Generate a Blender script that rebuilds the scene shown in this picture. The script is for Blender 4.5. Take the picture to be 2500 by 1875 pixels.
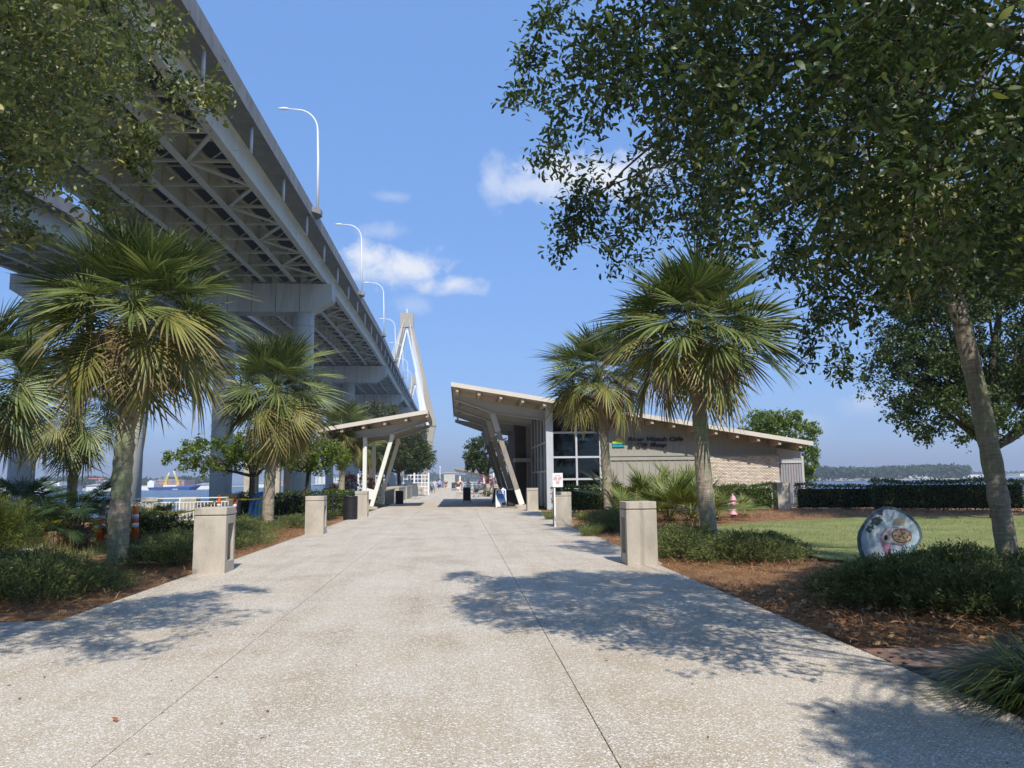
import bpy, math, random
import numpy as np
from mathutils import Vector, Matrix

for o in list(bpy.data.objects): bpy.data.objects.remove(o)
SC = bpy.context.scene
COL = SC.collection
RS = np.random.RandomState(7)
random.seed(7)
R = math.radians

# ------------------------------------------------------------------ camera
FPX, PCX, PCY, CAMH = 1880.0, 1250.0, 937.5, 1.55       # in pixels of the 2500 x 1875 photograph
def _ray_cam(x, y): return np.array([(x-PCX)/FPX, -(y-PCY)/FPX, -1.0])
_p1 = _ray_cam(1120, 1173.0); _p2 = _ray_cam(2120, 1161.5)   # horizon, and the walkway's vanishing point
_f = _p1/np.linalg.norm(_p1); _u = np.cross(_p2, _p1); _u /= np.linalg.norm(_u)
if _u[1] < 0: _u = -_u
CM = np.array([np.cross(_f, _u), _f, _u])
CC = np.array([0, 0, CAMH])
cam_d = bpy.data.cameras.new('camera'); cam = bpy.data.objects.new('camera', cam_d); COL.objects.link(cam)
cam_d.sensor_width = 36; cam_d.sensor_fit = 'HORIZONTAL'; cam_d.lens = FPX/2500*36
cam_d.clip_start = 0.05; cam_d.clip_end = 20000
mw = Matrix.Identity(4)
for i in range(3):
    for j in range(3): mw[i][j] = CM[i][j]
    mw[i][3] = CC[i]
cam.matrix_world = mw
SC.camera = cam

# ------------------------------------------------------------------ sun and sky
SUN_EL, SUN_AZ = 46.0, 8.0            # sun stands behind the camera, a little to the right
_se, _sa = R(SUN_EL), R(SUN_AZ)
SUN = np.array([math.sin(_sa)*math.cos(_se), -math.cos(_sa)*math.cos(_se), math.sin(_se)])   # towards the sun
sl = bpy.data.lights.new('sun', 'SUN'); sl.energy = 4.7; sl.angle = R(0.53); sl.color = (1.0, 0.945, 0.86)
so = bpy.data.objects.new('sun', sl); COL.objects.link(so)
so.rotation_euler = Vector(SUN).to_track_quat('Z', 'Y').to_euler(); so.location = (10, -40, 60)

W = bpy.data.worlds.new('World'); SC.world = W; W.use_nodes = True
wn, wl = W.node_tree.nodes, W.node_tree.links
wn.clear()
sky = wn.new('ShaderNodeTexSky'); sky.sky_type = 'NISHITA'; sky.sun_disc = False
sky.sun_elevation = _se; sky.sun_rotation = math.pi - _sa
sky.altitude = 0; sky.air_density = 1.0; sky.dust_density = 0.0; sky.ozone_density = 6.0
bg = wn.new('ShaderNodeBackground'); bg.inputs['Strength'].default_value = 0.12
bgc = wn.new('ShaderNodeBackground'); bgc.inputs['Color'].default_value = (0.93, 0.95, 1.0, 1); bgc.inputs['Strength'].default_value = 0.92
mixw = wn.new('ShaderNodeMixShader'); wout = wn.new('ShaderNodeOutputWorld')
tc = wn.new('ShaderNodeTexCoord')
hs = wn.new('ShaderNodeHueSaturation'); hs.inputs['Saturation'].default_value = 1.0
smx = wn.new('ShaderNodeMixRGB'); smx.inputs[0].default_value = 0.62; smx.inputs[2].default_value = (1.62, 3.42, 7.6, 1)   # hazy summer air evens out the sky
wl.new(sky.outputs[0], smx.inputs[1]); wl.new(smx.outputs[0], hs.inputs['Color']); wl.new(hs.outputs[0], bg.inputs['Color'])
wl.new(bg.outputs[0], mixw.inputs[1]); wl.new(bgc.outputs[0], mixw.inputs[2]); wl.new(mixw.outputs[0], wout.inputs[0])

SC.view_settings.view_transform = 'Standard'; SC.view_settings.look = 'None'
SC.view_settings.exposure = 0.17; SC.view_settings.gamma = 1.0
SC.view_settings.use_curve_mapping = False
SC.render.engine = 'CYCLES'
SC.cycles.max_bounces = 6; SC.cycles.diffuse_bounces = 3; SC.cycles.glossy_bounces = 3
SC.cycles.transmission_bounces = 4; SC.cycles.transparent_max_bounces = 8

# ------------------------------------------------------------------ pixel helpers (photograph pixels -> points)
def ray(x, y): return CM @ _ray_cam(x, y)
def G(x, y, z=0.0):
    r = ray(x, y); return CC + r*((z-CAMH)/r[2])
def at(x, y, Y):
    r = ray(x, y); return CC + r*(Y/r[1])
def proj(p):
    v = (np.asarray(p, float)-CC) @ CM
    w = -v[..., 2]; w = np.where(w > 0.05, w, 0.05)
    return np.stack([PCX+FPX*v[..., 0]/w, PCY-FPX*v[..., 1]/w], -1), -v[..., 2]
def inpoly(q, poly):
    q = np.asarray(q, float); x, y = q[..., 0], q[..., 1]
    r = np.zeros(x.shape, bool); n = len(poly)
    for i in range(n):
        (x1, y1), (x2, y2) = poly[i], poly[(i+1) % n]
        c = ((y1 > y) != (y2 > y)) & (x < (x2-x1)*(y-y1)/((y2-y1) if y2 != y1 else 1e-9)+x1)
        r ^= c
    return r

# clouds of the sky: soft fair-weather cumulus set by direction
def _wm(op, a, b=None, c=None):
    n = wn.new('ShaderNodeMath'); n.operation = op
    for i, v in enumerate((a, b, c)):
        if v is None: continue
        if isinstance(v, (int, float)): n.inputs[i].default_value = v
        else: wl.new(v, n.inputs[i])
    return n.outputs[0]
def _dot(vec):
    n = wn.new('ShaderNodeVectorMath'); n.operation = 'DOT_PRODUCT'
    wl.new(tc.outputs['Generated'], n.inputs[0]); n.inputs[1].default_value = tuple(vec)
    return n.outputs['Value']
def _noise(scale, detail, rough, dist=0.0):
    n = wn.new('ShaderNodeTexNoise'); n.inputs['Scale'].default_value = scale; n.inputs['Detail'].default_value = detail
    n.inputs['Roughness'].default_value = rough; n.inputs['Distortion'].default_value = dist
    wl.new(tc.outputs['Generated'], n.inputs['Vector']); return n.outputs[0]
nz = _noise(21.0, 11, 0.66, 0.35); nz2 = _noise(6.0, 5, 0.6)
cl = None
for (px, py, wpx, hpx, dens) in ((985, 650, 150, 46, .95), (1100, 695, 95, 30, .8), (905, 628, 62, 40, 1.0), (1450, 425, 180, 70, 1.0), (1205, 440, 40, 70, .5), (1320, 455, 130, 40, .65),
                                 (940, 565, 60, 24, .35), (1010, 745, 46, 24, .3), (2120, 985, 70, 36, .6), (1950, 1040, 60, 40, .5), (960, 480, 50, 14, .25), (420, 1010, 120, 40, .35)):
    d0 = ray(px, py); d0 /= np.linalg.norm(d0)
    rt = np.cross(d0, (0, 0, 1)); rt /= np.linalg.norm(rt); upv = np.cross(rt, d0)
    u = _wm('DIVIDE', _dot(rt), wpx/FPX); v = _wm('DIVIDE', _dot(upv), hpx/FPX)
    rr = _wm('SQRT', _wm('ADD', _wm('MULTIPLY', u, u), _wm('MULTIPLY', v, v)))
    fr = _wm('GREATER_THAN', _dot(d0), 0.0)
    m = _wm('MULTIPLY', _wm('SUBTRACT', 1.12, rr), fr)
    m = _wm('ADD', m, _wm('MULTIPLY', _wm('SUBTRACT', nz, 0.5), 2.9))
    m = _wm('MULTIPLY', _wm('SMOOTH_MIN', _wm('MAXIMUM', _wm('MULTIPLY', m, 0.95), 0.0), 1.0, 0.3), dens)
    m = _wm('MULTIPLY', m, fr)
    m = _wm('MULTIPLY', m, _wm('MINIMUM', _wm('MAXIMUM', _wm('MULTIPLY', _wm('SUBTRACT', 2.0, rr), 1.2), 0.0), 1.0))
    cl = m if cl is None else _wm('MAXIMUM', cl, m)
cl = _wm('MINIMUM', cl, 0.9)
wl.new(cl, mixw.inputs[0])

# ------------------------------------------------------------------ object helpers
ORG = {}
def link(o): COL.objects.link(o); return o
def thing(name, label, cat, loc=(0, 0, 0), group=None, kind=None):
    o = link(bpy.data.objects.new(name, None)); o.empty_display_size = 0.2
    loc = tuple(float(v) for v in loc); o.location = loc; ORG[o] = np.array(loc)
    if label: o['label'] = label
    if cat: o['category'] = cat
    if group: o['group'] = group
    if kind: o['kind'] = kind
    return o
def tag(o, label=None, cat=None, group=None, kind=None):
    if label: o['label'] = label
    if cat: o['category'] = cat
    if group: o['group'] = group
    if kind: o['kind'] = kind
    return o
def nrm(v): v = np.asarray(v, float); return v/max(np.linalg.norm(v), 1e-9)
class MB:
    def __init__(s): s.v = []; s.f = []; s.m = []
    def add(s, vs, fs, mi=0):
        b = len(s.v); s.v.extend([tuple(map(float, p)) for p in vs]); s.f.extend([tuple(b+i for i in f) for f in fs]); s.m.extend([mi]*len(fs)); return s
    def box(s, c, size, rz=0, mi=0, ax=None):
        c = np.asarray(c, float); hx, hy, hz = [q/2 for q in size]
        if ax is None:
            cs, sn = math.cos(rz), math.sin(rz); ax = (np.array([cs, sn, 0]), np.array([-sn, cs, 0]), np.array([0, 0, 1.]))
        vs = [c+ax[0]*hx*i+ax[1]*hy*j+ax[2]*hz*k for k in (-1, 1) for j in (-1, 1) for i in (-1, 1)]
        return s.add(vs, [(0, 2, 3, 1), (4, 5, 7, 6), (0, 1, 5, 4), (2, 6, 7, 3), (0, 4, 6, 2), (1, 3, 7, 5)], mi)
    def bb(s, x0, x1, y0, y1, z0, z1, mi=0): return s.box(((x0+x1)/2, (y0+y1)/2, (z0+z1)/2), (x1-x0, y1-y0, z1-z0), mi=mi)
    def bar(s, p0, p1, w, h, up=(0, 0, 1), mi=0):
        p0, p1 = np.asarray(p0, float), np.asarray(p1, float); d = p1-p0; L = np.linalg.norm(d); d = d/L
        sd = np.cross(d, up); 
        if np.linalg.norm(sd) < 1e-4: sd = np.cross(d, (1, 0, 0))
        sd = nrm(sd); u = np.cross(sd, d)
        return s.box((p0+p1)/2, (L, w, h), ax=(d, sd, u), mi=mi)
    def tube(s, pts, rad, n=8, mi=0, caps=True, flat=1.0):
        pts = [np.asarray(p, float) for p in pts]
        if not hasattr(rad, '__len__'): rad = [rad]*len(pts)
        ref = np.array([0, 0, 1.]) if abs(nrm(pts[-1]-pts[0])[2]) < .9 else np.array([1., 0, 0])
        vs = []; fs = []
        for i, p in enumerate(pts):
            d = nrm(pts[min(i+1, len(pts)-1)]-pts[max(i-1, 0)])
            a = nrm(np.cross(d, ref)); b = np.cross(d, a)
            for k in range(n):
                t = 2*math.pi*k/n; vs.append(p+rad[i]*(a*math.cos(t)+b*math.sin(t)*flat))
        for i in range(len(pts)-1):
            for k in range(n):
                fs.append((i*n+k, i*n+(k+1) % n, (i+1)*n+(k+1) % n, (i+1)*n+k))
        if caps: fs.append(tuple(range(n-1, -1, -1))); fs.append(tuple(range((len(pts)-1)*n, len(pts)*n)))
        return s.add(vs, fs, mi)
    def lathe(s, c, prof, n=20, mi=0):
        c = np.asarray(c, float)
        return s.tube([c+np.array([0, 0, z]) for r, z in prof], [r for r, z in prof], n, mi)
    def prism(s, poly, z0, z1, mi=0):
        n = len(poly); vs = [(x, y, z0) for x, y in poly]+[(x, y, z1) for x, y in poly]
        fs = [tuple(range(n-1, -1, -1)), tuple(range(n, 2*n))]+[(i, (i+1) % n, n+(i+1) % n, n+i) for i in range(n)]
        return s.add(vs, fs, mi)
    def plate(s, o, ex, ey, poly, t0, t1, mi=0):
        o, ex, ey = np.asarray(o, float), nrm(ex), nrm(ey); nz_ = np.cross(ex, ey); n = len(poly)
        vs = [o+ex*a+ey*b+nz_*t0 for a, b in poly]+[o+ex*a+ey*b+nz_*t1 for a, b in poly]
        fs = [tuple(range(n-1, -1, -1)), tuple(range(n, 2*n))]+[(i, (i+1) % n, n+(i+1) % n, n+i) for i in range(n)]
        return s.add(vs, fs, mi)
    def sweep(s, prof, sts, mi=0):
        n = len(prof); vs = [(X+dx, Y, Z+dz) for (X, Y, Z) in sts for dx, dz in prof]; fs = []
        for i in range(len(sts)-1):
            for k in range(n): fs.append((i*n+k, i*n+(k+1) % n, (i+1)*n+(k+1) % n, (i+1)*n+k))
        fs.append(tuple(range(n-1, -1, -1))); fs.append(tuple(range((len(sts)-1)*n, len(sts)*n)))
        return s.add(vs, fs, mi)
    def blob(s, c, r, n=10, m=7, jit=0.0, mi=0):
        c = np.asarray(c, float); vs = []; fs = []
        if not hasattr(r, '__len__'): r = (r, r, r)
        for i in range(m+1):
            ph = math.pi*i/m
            for k in range(n):
                t = 2*math.pi*k/n; q = 1+random.uniform(-jit, jit)
                vs.append(c+np.array([r[0]*math.sin(ph)*math.cos(t)*q, r[1]*math.sin(ph)*math.sin(t)*q, -r[2]*math.cos(ph)*q]))
        for i in range(m):
            for k in range(n): fs.append((i*n+k, i*n+(k+1) % n, (i+1)*n+(k+1) % n, (i+1)*n+k))
        return s.add(vs, fs, mi)
def part(name, mb, mat, parent=None, smooth=False, loc=None):
    """link mb (world coordinates) as one mesh object, child of parent"""
    o0 = ORG[parent] if parent is not None else np.array(loc if loc is not None else (0, 0, 0), float)
    me = bpy.data.meshes.new(name)
    me.from_pydata([tuple(np.asarray(p)-o0) for p in mb.v], [], mb.f)
    for q in (mat if isinstance(mat, (list, tuple)) else [mat]): me.materials.append(q)
    if isinstance(mat, (list, tuple)): me.polygons.foreach_set('material_index', mb.m)
    if smooth: me.polygons.foreach_set('use_smooth', [True]*len(me.polygons))
    me.validate(); me.update()
    o = link(bpy.data.objects.new(name, me)); ORG[o] = o0
    if parent is not None: o.parent = parent
    else: o.location = tuple(o0)
    return o
def npmesh(name, V, F, mat, rnd=None, smooth=False, attrs=None):
    V = np.ascontiguousarray(V, dtype=np.float32); F = np.ascontiguousarray(F, dtype=np.int32)
    me = bpy.data.meshes.new(name); n, k = F.shape
    me.vertices.add(len(V)); me.vertices.foreach_set('co', V.ravel())
    me.loops.add(n*k); me.loops.foreach_set('vertex_index', F.ravel())
    me.polygons.add(n); me.polygons.foreach_set('loop_start', np.arange(0, n*k, k, dtype=np.int32))
    try: me.polygons.foreach_set('loop_total', np.full(n, k, dtype=np.int32))
    except Exception: pass
    if smooth: me.polygons.foreach_set('use_smooth', np.ones(n, bool))
    for nm, arr in (attrs or {}).items():
        a = me.attributes.new(nm, 'FLOAT', 'POINT'); a.data.foreach_set('value', np.ascontiguousarray(arr, dtype=np.float32))
    if rnd is not None:
        a = me.attributes.new('rnd', 'FLOAT', 'POINT'); a.data.foreach_set('value', np.ascontiguousarray(rnd, dtype=np.float32))
    me.materials.append(mat); me.update(calc_edges=True); return me
def npobj(name, me, parent=None, loc=None):
    o = link(bpy.data.objects.new(name, me)); 
    if parent is not None: o.parent = parent; ORG[o] = ORG[parent]
    else:
        o.location = tuple(float(q) for q in loc) if loc is not None else (0, 0, 0); ORG[o] = np.array(o.location)
    return o

# ------------------------------------------------------------------ materials
def newmat(name):
    m = bpy.data.materials.new(name); m.use_nodes = True; nt = m.node_tree; nt.nodes.clear()
    out = nt.nodes.new('ShaderNodeOutputMaterial'); return m, nt, out
def N(nt, t, **kw):
    n = nt.nodes.new(t)
    for k, v in kw.items():
        if k.startswith('i_'): 
            kk = k[2:]; n.inputs[int(kk) if kk.isdigit() else kk.replace('_', ' ')].default_value = v
        else: setattr(n, k, v)
    return n
def ramp(nt, src, stops):
    r = nt.nodes.new('ShaderNodeValToRGB'); els = r.color_ramp.elements
    while len(els) < len(stops): els.new(0.5)
    for e, (p, c) in zip(els, stops): e.position = p; e.color = (*c, 1) if len(c) == 3 else c
    nt.links.new(src, r.inputs[0]); return r
def c4(c): return (*c, 1.0)
def simple(name, col, rough=0.6, var=0.18, scale=3.0, bump=0.0, bscale=30.0, metal=0.0, spec=0.4, stain=None, sscale=1.2, stretch=None, coat=0.0):
    m, nt, out = newmat(name); L = nt.links
    bs = N(nt, 'ShaderNodeBsdfPrincipled'); L.new(bs.outputs[0], out.inputs[0])
    bs.inputs['Roughness'].default_value = rough; bs.inputs['Metallic'].default_value = metal; bs.inputs['Specular IOR Level'].default_value = spec
    if coat: bs.inputs['Coat Weight'].default_value = coat
    g = N(nt, 'ShaderNodeNewGeometry'); vec = g.outputs['Position']
    if stretch:
        mp = N(nt, 'ShaderNodeMapping'); mp.inputs['Scale'].default_value = stretch; L.new(vec, mp.inputs[0]); vec = mp.outputs[0]
    n1 = N(nt, 'ShaderNodeTexNoise', i_Scale=scale, i_Detail=7.0, i_Roughness=0.62); L.new(vec, n1.inputs['Vector'])
    a = tuple(max(0, q*(1-var)) for q in col); b = tuple(min(1, q*(1+var)) for q in col)
    rp = ramp(nt, n1.outputs[0], [(0.3, a), (0.7, b)]); c = rp.outputs[0]
    if stain:
        n2 = N(nt, 'ShaderNodeTexNoise', i_Scale=sscale, i_Detail=8.0, i_Roughness=0.7); L.new(vec, n2.inputs['Vector'])
        r2 = ramp(nt, n2.outputs[0], [(0.5, (0, 0, 0)), (0.72, (1, 1, 1))])
        mx = N(nt, 'ShaderNodeMixRGB'); mx.inputs[2].default_value = c4(stain); L.new(r2.outputs[0], mx.inputs[0]); L.new(c, mx.inputs[1]); c = mx.outputs[0]
    L.new(c, bs.inputs['Base Color'])
    if bump:
        n3 = N(nt, 'ShaderNodeTexNoise', i_Scale=bscale, i_Detail=6.0, i_Roughness=0.65); L.new(vec, n3.inputs['Vector'])
        bp = N(nt, 'ShaderNodeBump', i_Strength=min(1, bump*2), i_Distance=bump*0.05); L.new(n3.outputs[0], bp.inputs['Height']); L.new(bp.outputs[0], bs.inputs['Normal'])
    return m
def foliage(name, stops, under=None, trans=0.3, rough=0.45, spec=0.5, attr='rnd', brown=None):
    m, nt, out = newmat(name); L = nt.links
    a = N(nt, 'ShaderNodeAttribute', attribute_name=attr)
    c = ramp(nt, a.outputs['Fac'], stops).outputs[0]
    if brown:
        t = N(nt, 'ShaderNodeAttribute', attribute_name='tipf'); lo, hi, bc = brown
        r2 = ramp(nt, t.outputs['Fac'], [(lo, (0, 0, 0)), (hi, (1, 1, 1))])
        mx = N(nt, 'ShaderNodeMixRGB'); mx.inputs[2].default_value = c4(bc); L.new(r2.outputs[0], mx.inputs[0]); L.new(c, mx.inputs[1]); c = mx.outputs[0]
    if under:
        g = N(nt, 'ShaderNodeNewGeometry'); mx = N(nt, 'ShaderNodeMixRGB'); mx.inputs[2].default_value = c4(under)
        mm = N(nt, 'ShaderNodeMath', operation='MULTIPLY'); mm.inputs[1].default_value = 0.65; L.new(g.outputs['Backfacing'], mm.inputs[0])
        L.new(mm.outputs[0], mx.inputs[0]); L.new(c, mx.inputs[1]); c = mx.outputs[0]
    bs = N(nt, 'ShaderNodeBsdfPrincipled', i_Roughness=rough); bs.inputs['Specular IOR Level'].default_value = spec; L.new(c, bs.inputs['Base Color'])
    tr = N(nt, 'ShaderNodeBsdfTranslucent'); hsv = N(nt, 'ShaderNodeHueSaturation', i_Saturation=1.15, i_Value=1.5); L.new(c, hsv.inputs['Color']); L.new(hsv.outputs[0], tr.inputs[0])
    mx = N(nt, 'ShaderNodeMixShader'); mx.inputs[0].default_value = trans; L.new(bs.outputs[0], mx.inputs[1]); L.new(tr.outputs[0], mx.inputs[2]); L.new(mx.outputs[0], out.inputs[0])
    return m
M = {}
M['concrete'] = simple('pale_concrete', (0.46, 0.41, 0.335), 0.85, 0.16, 3.0, 0.3, 55, stain=(0.33, 0.29, 0.235), sscale=3.2, stretch=(1, 1, .45))
M['concrete_grey'] = simple('grey_concrete', (0.55, 0.525, 0.46), 0.85, 0.12, 0.35, 0.2, 20, stain=(0.36, 0.34, 0.29), sscale=1.1, stretch=(1, 1, .14))
M['parapet'] = simple('weathered_concrete', (0.30, 0.285, 0.265), 0.9, 0.25, 1.2, 0.3, 12, stain=(0.16, 0.15, 0.14), sscale=1.4, stretch=(1, 1, .25))
M['steel'] = simple('painted_steel', (0.68, 0.635, 0.52), 0.5, 0.08, .4, stain=(0.58, 0.55, 0.47), sscale=.3)
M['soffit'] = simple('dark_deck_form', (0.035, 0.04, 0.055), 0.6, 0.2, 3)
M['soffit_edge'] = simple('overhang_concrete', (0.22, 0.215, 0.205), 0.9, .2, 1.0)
M['galv'] = simple('galvanised_pipe', (0.62, 0.64, 0.66), 0.4, 0.08, 3, spec=.5)
M['tower'] = simple('tower_concrete', (0.40, 0.345, 0.255), 0.9, 0.06, .05)
M['white'] = simple('white_paint', (0.80, 0.80, 0.78), 0.45, 0.04, 4)
M['cream'] = simple('cream_paint', (0.74, 0.73, 0.66), 0.45, 0.05, 1.5)
M['grey_paint'] = simple('grey_paint', (0.46, 0.455, 0.43), 0.5, 0.06, 1.5)
M['alu'] = simple('aluminium_frame', (0.50, 0.52, 0.54), 0.4, .05, 2, spec=.5)
M['siding'] = simple('taupe_siding', (0.335, 0.32, 0.27), 0.7, 0.05, 1.2)
M['brown_wall'] = simple('dark_brown_siding', (0.085, 0.07, 0.062), 0.7, .1, 1.2)
M['wood_grey'] = simple('weathered_timber', (0.30, 0.265, 0.23), 0.75, 0.3, 3.5, .2, 30, stretch=(6, 6, .7))
M['wood_tan'] = simple('roof_timber', (0.44, 0.36, 0.275), 0.7, .15, 2.5)
M['wood_post'] = simple('new_timber', (0.42, 0.27, 0.13), 0.75, .2, 6, stretch=(6, 6, .8))
M['roof'] = simple('roof_metal', (0.42, 0.39, 0.35), 0.5, .07, .6, metal=.1)
M['fascia'] = simple('roof_fascia', (0.62, 0.56, 0.48), 0.5, .06, .8)
M['black'] = simple('black_metal', (0.022, 0.022, 0.024), 0.45, .2, 6)
M['dkgrey'] = simple('dark_grey_box', (0.11, 0.13, 0.125), 0.5, .1, 3)
M['orange'] = simple('orange_plastic', (0.80, 0.13, 0.02), 0.5, .1, 8)
M['reflect'] = simple('reflective_band', (0.72, 0.72, 0.72), 0.35, .12, 9)
M['tape'] = simple('yellow_tape', (0.62, 0.50, 0.03), 0.45, .15, 9)
M['pink_iron'] = simple('pink_painted_iron', (0.72, 0.36, 0.44), 0.5, .12, 14, .15, 60, stain=(.5, .3, .28), sscale=9)
M['rust'] = simple('bare_iron', (0.14, 0.09, 0.07), 0.8, .3, 12)
M['granite'] = simple('dark_granite', (0.15, 0.15, 0.155), 0.35, .35, 14)
M['bark'] = simple('oak_bark', (0.10, 0.08, 0.062), 0.95, .35, 6, .6, 25, stretch=(3, 3, .8))
M['stone'] = simple('pale_rock', (0.50, 0.45, 0.38), 0.9, .25, 3, .4, 12)
M['skin'] = simple('skin', (0.55, 0.33, 0.23), 0.55, .06, 8)
# ------------------------------------------------------------------ ground materials
def pos_node(nt): return N(nt, 'ShaderNodeNewGeometry').outputs['Position']
def tabby():
    m, nt, out = newmat('oyster_shell_concrete'); L = nt.links; P = pos_node(nt)
    bs = N(nt, 'ShaderNodeBsdfPrincipled', i_Roughness=0.88); bs.inputs['Specular IOR Level'].default_value = .25; L.new(bs.outputs[0], out.inputs[0])
    nz = N(nt, 'ShaderNodeTexNoise', i_Scale=90.0, i_Detail=4.0, i_Roughness=.7); L.new(P, nz.inputs['Vector'])
    base = ramp(nt, nz.outputs[0], [(.3, (.38, .31, .225)), (.5, (.52, .44, .335)), (.72, (.62, .54, .43))]).outputs[0]
    big = N(nt, 'ShaderNodeTexNoise', i_Scale=.55, i_Detail=9.0, i_Roughness=.66); L.new(P, big.inputs['Vector'])
    br = ramp(nt, big.outputs[0], [(.28, (.70, .65, .58)), (.45, (.92, .90, .86)), (.58, (1, 1, 1)), (.75, (1.0, 1.02, 1.04))]).outputs[0]
    wmp = N(nt, 'ShaderNodeMapping'); wmp.inputs['Scale'].default_value = (1.3, .09, 1); L.new(P, wmp.inputs[0])
    wn_ = N(nt, 'ShaderNodeTexNoise', i_Scale=1.6, i_Detail=6.0, i_Roughness=.6); L.new(wmp.outputs[0], wn_.inputs['Vector'])
    wr_ = ramp(nt, wn_.outputs[0], [(.36, (.84, .81, .77)), (.52, (1, 1, 1)), (.7, (1.04, 1.04, 1.03))]).outputs[0]
    m0 = N(nt, 'ShaderNodeMixRGB', blend_type='MULTIPLY'); m0.inputs[0].default_value = 1; L.new(br, m0.inputs[1]); L.new(wr_, m0.inputs[2]); br = m0.outputs[0]
    mm = N(nt, 'ShaderNodeMixRGB', blend_type='MULTIPLY'); mm.inputs[0].default_value = 1; L.new(base, mm.inputs[1]); L.new(br, mm.inputs[2]); c = mm.outputs[0]
    wr = N(nt, 'ShaderNodeTexNoise', i_Scale=60.0, i_Detail=2.0); L.new(P, wr.inputs['Vector'])
    dens = N(nt, 'ShaderNodeTexNoise', i_Scale=1.1, i_Detail=4.0); L.new(P, dens.inputs['Vector'])
    hts = []
    for sc, th, rad, col in ((44, .66, .35, (.84, .80, .73)), (88, .60, .37, (.78, .74, .66)), (150, .70, .4, (.72, .67, .59)), (110, .84, .34, (.14, .12, .10))):
        mv = N(nt, 'ShaderNodeVectorMath', operation='MULTIPLY_ADD'); mv.inputs[1].default_value = (.012, .012, 0); L.new(wr.outputs['Color'], mv.inputs[0]); L.new(P, mv.inputs[2])
        mp = N(nt, 'ShaderNodeMapping'); mp.inputs['Scale'].default_value = (.78, 1.15, .001); mp.inputs['Rotation'].default_value = (0, 0, sc*.37); L.new(mv.outputs[0], mp.inputs[0])
        v = N(nt, 'ShaderNodeTexVoronoi', i_Scale=float(sc), i_Randomness=1.0); v.voronoi_dimensions = '2D'; L.new(mp.outputs[0], v.inputs['Vector'])
        sx = N(nt, 'ShaderNodeSeparateColor'); L.new(v.outputs['Color'], sx.inputs[0])
        ad = N(nt, 'ShaderNodeMath', operation='MULTIPLY_ADD'); L.new(dens.outputs[0], ad.inputs[0]); ad.inputs[1].default_value = -0.7; ad.inputs[2].default_value = th+.35
        gt = N(nt, 'ShaderNodeMath', operation='GREATER_THAN'); L.new(sx.outputs[0], gt.inputs[0]); L.new(ad.outputs[0], gt.inputs[1])
        r_ = N(nt, 'ShaderNodeMath', operation='MULTIPLY_ADD'); L.new(sx.outputs[1], r_.inputs[0]); r_.inputs[1].default_value = rad*.7; r_.inputs[2].default_value = rad*.5
        lt = N(nt, 'ShaderNodeMath', operation='LESS_THAN'); L.new(v.outputs['Distance'], lt.inputs[0]); L.new(r_.outputs[0], lt.inputs[1])
        k = N(nt, 'ShaderNodeMath', operation='MULTIPLY'); L.new(gt.outputs[0], k.inputs[0]); L.new(lt.outputs[0], k.inputs[1])
        mx = N(nt, 'ShaderNodeMixRGB'); mx.inputs[2].default_value = c4(col); L.new(k.outputs[0], mx.inputs[0]); L.new(c, mx.inputs[1]); c = mx.outputs[0]; hts.append(k.outputs[0])
    # brown stain marks left on the slabs
    st = N(nt, 'ShaderNodeTexNoise', i_Scale=1.7, i_Detail=10.0, i_Roughness=.75); L.new(P, st.inputs['Vector'])
    sr = ramp(nt, st.outputs[0], [(.70, (0, 0, 0)), (.80, (.55, .55, .55))]).outputs[0]
    mx = N(nt, 'ShaderNodeMixRGB'); mx.inputs[2].default_value = (.25, .19, .14, 1); L.new(sr, mx.inputs[0]); L.new(c, mx.inputs[1]); c = mx.outputs[0]
    L.new(c, bs.inputs['Base Color'])
    ad = N(nt, 'ShaderNodeMath', operation='ADD'); L.new(hts[0], ad.inputs[0]); L.new(hts[1], ad.inputs[1])
    a2 = N(nt, 'ShaderNodeMath', operation='ADD'); L.new(ad.outputs[0], a2.inputs[0]); L.new(nz.outputs[0], a2.inputs[1])
    bp = N(nt, 'ShaderNodeBump', i_Strength=.55, i_Distance=.004); L.new(a2.outputs[0], bp.inputs['Height']); L.new(bp.outputs[0], bs.inputs['Normal'])
    return m
def ground_mat(name, stops, scale, fine, bump=.02, big=None):
    m, nt, out = newmat(name); L = nt.links; P = pos_node(nt)
    bs = N(nt, 'ShaderNodeBsdfPrincipled', i_Roughness=.95); bs.inputs['Specular IOR Level'].default_value = .15; L.new(bs.outputs[0], out.inputs[0])
    n1 = N(nt, 'ShaderNodeTexNoise', i_Scale=scale, i_Detail=9.0, i_Roughness=.7); L.new(P, n1.inputs['Vector'])
    n2 = N(nt, 'ShaderNodeTexNoise', i_Scale=fine, i_Detail=6.0, i_Roughness=.75); L.new(P, n2.inputs['Vector'])
    mx = N(nt, 'ShaderNodeMixRGB'); mx.inputs[0].default_value = .5; L.new(n1.outputs[0], mx.inputs[1]); L.new(n2.outputs[0], mx.inputs[2])
    c = ramp(nt, mx.outputs[0], stops).outputs[0]
    L.new(c, bs.inputs['Base Color'])
    bp = N(nt, 'ShaderNodeBump', i_Strength=.9, i_Distance=bump); L.new(n2.outputs[0], bp.inputs['Height']); L.new(bp.outputs[0], bs.inputs['Normal'])
    return m
M['tabby'] = tabby()
M['joint'] = simple('joint_dirt', (.07, .055, .045), .95, .3, 20)
M['lawn'] = ground_mat('mown_lawn', [(.3, (.15, .175, .05)), (.44, (.20, .23, .075)), (.54, (.29, .295, .115)), (.66, (.41, .37, .20))], .55, 26, .03)
M['mulch'] = ground_mat('pine_straw', [(.30, (.14, .065, .03)), (.45, (.33, .17, .08)), (.57, (.45, .265, .14)), (.7, (.54, .38, .24))], 2.2, 60, .05)
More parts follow.
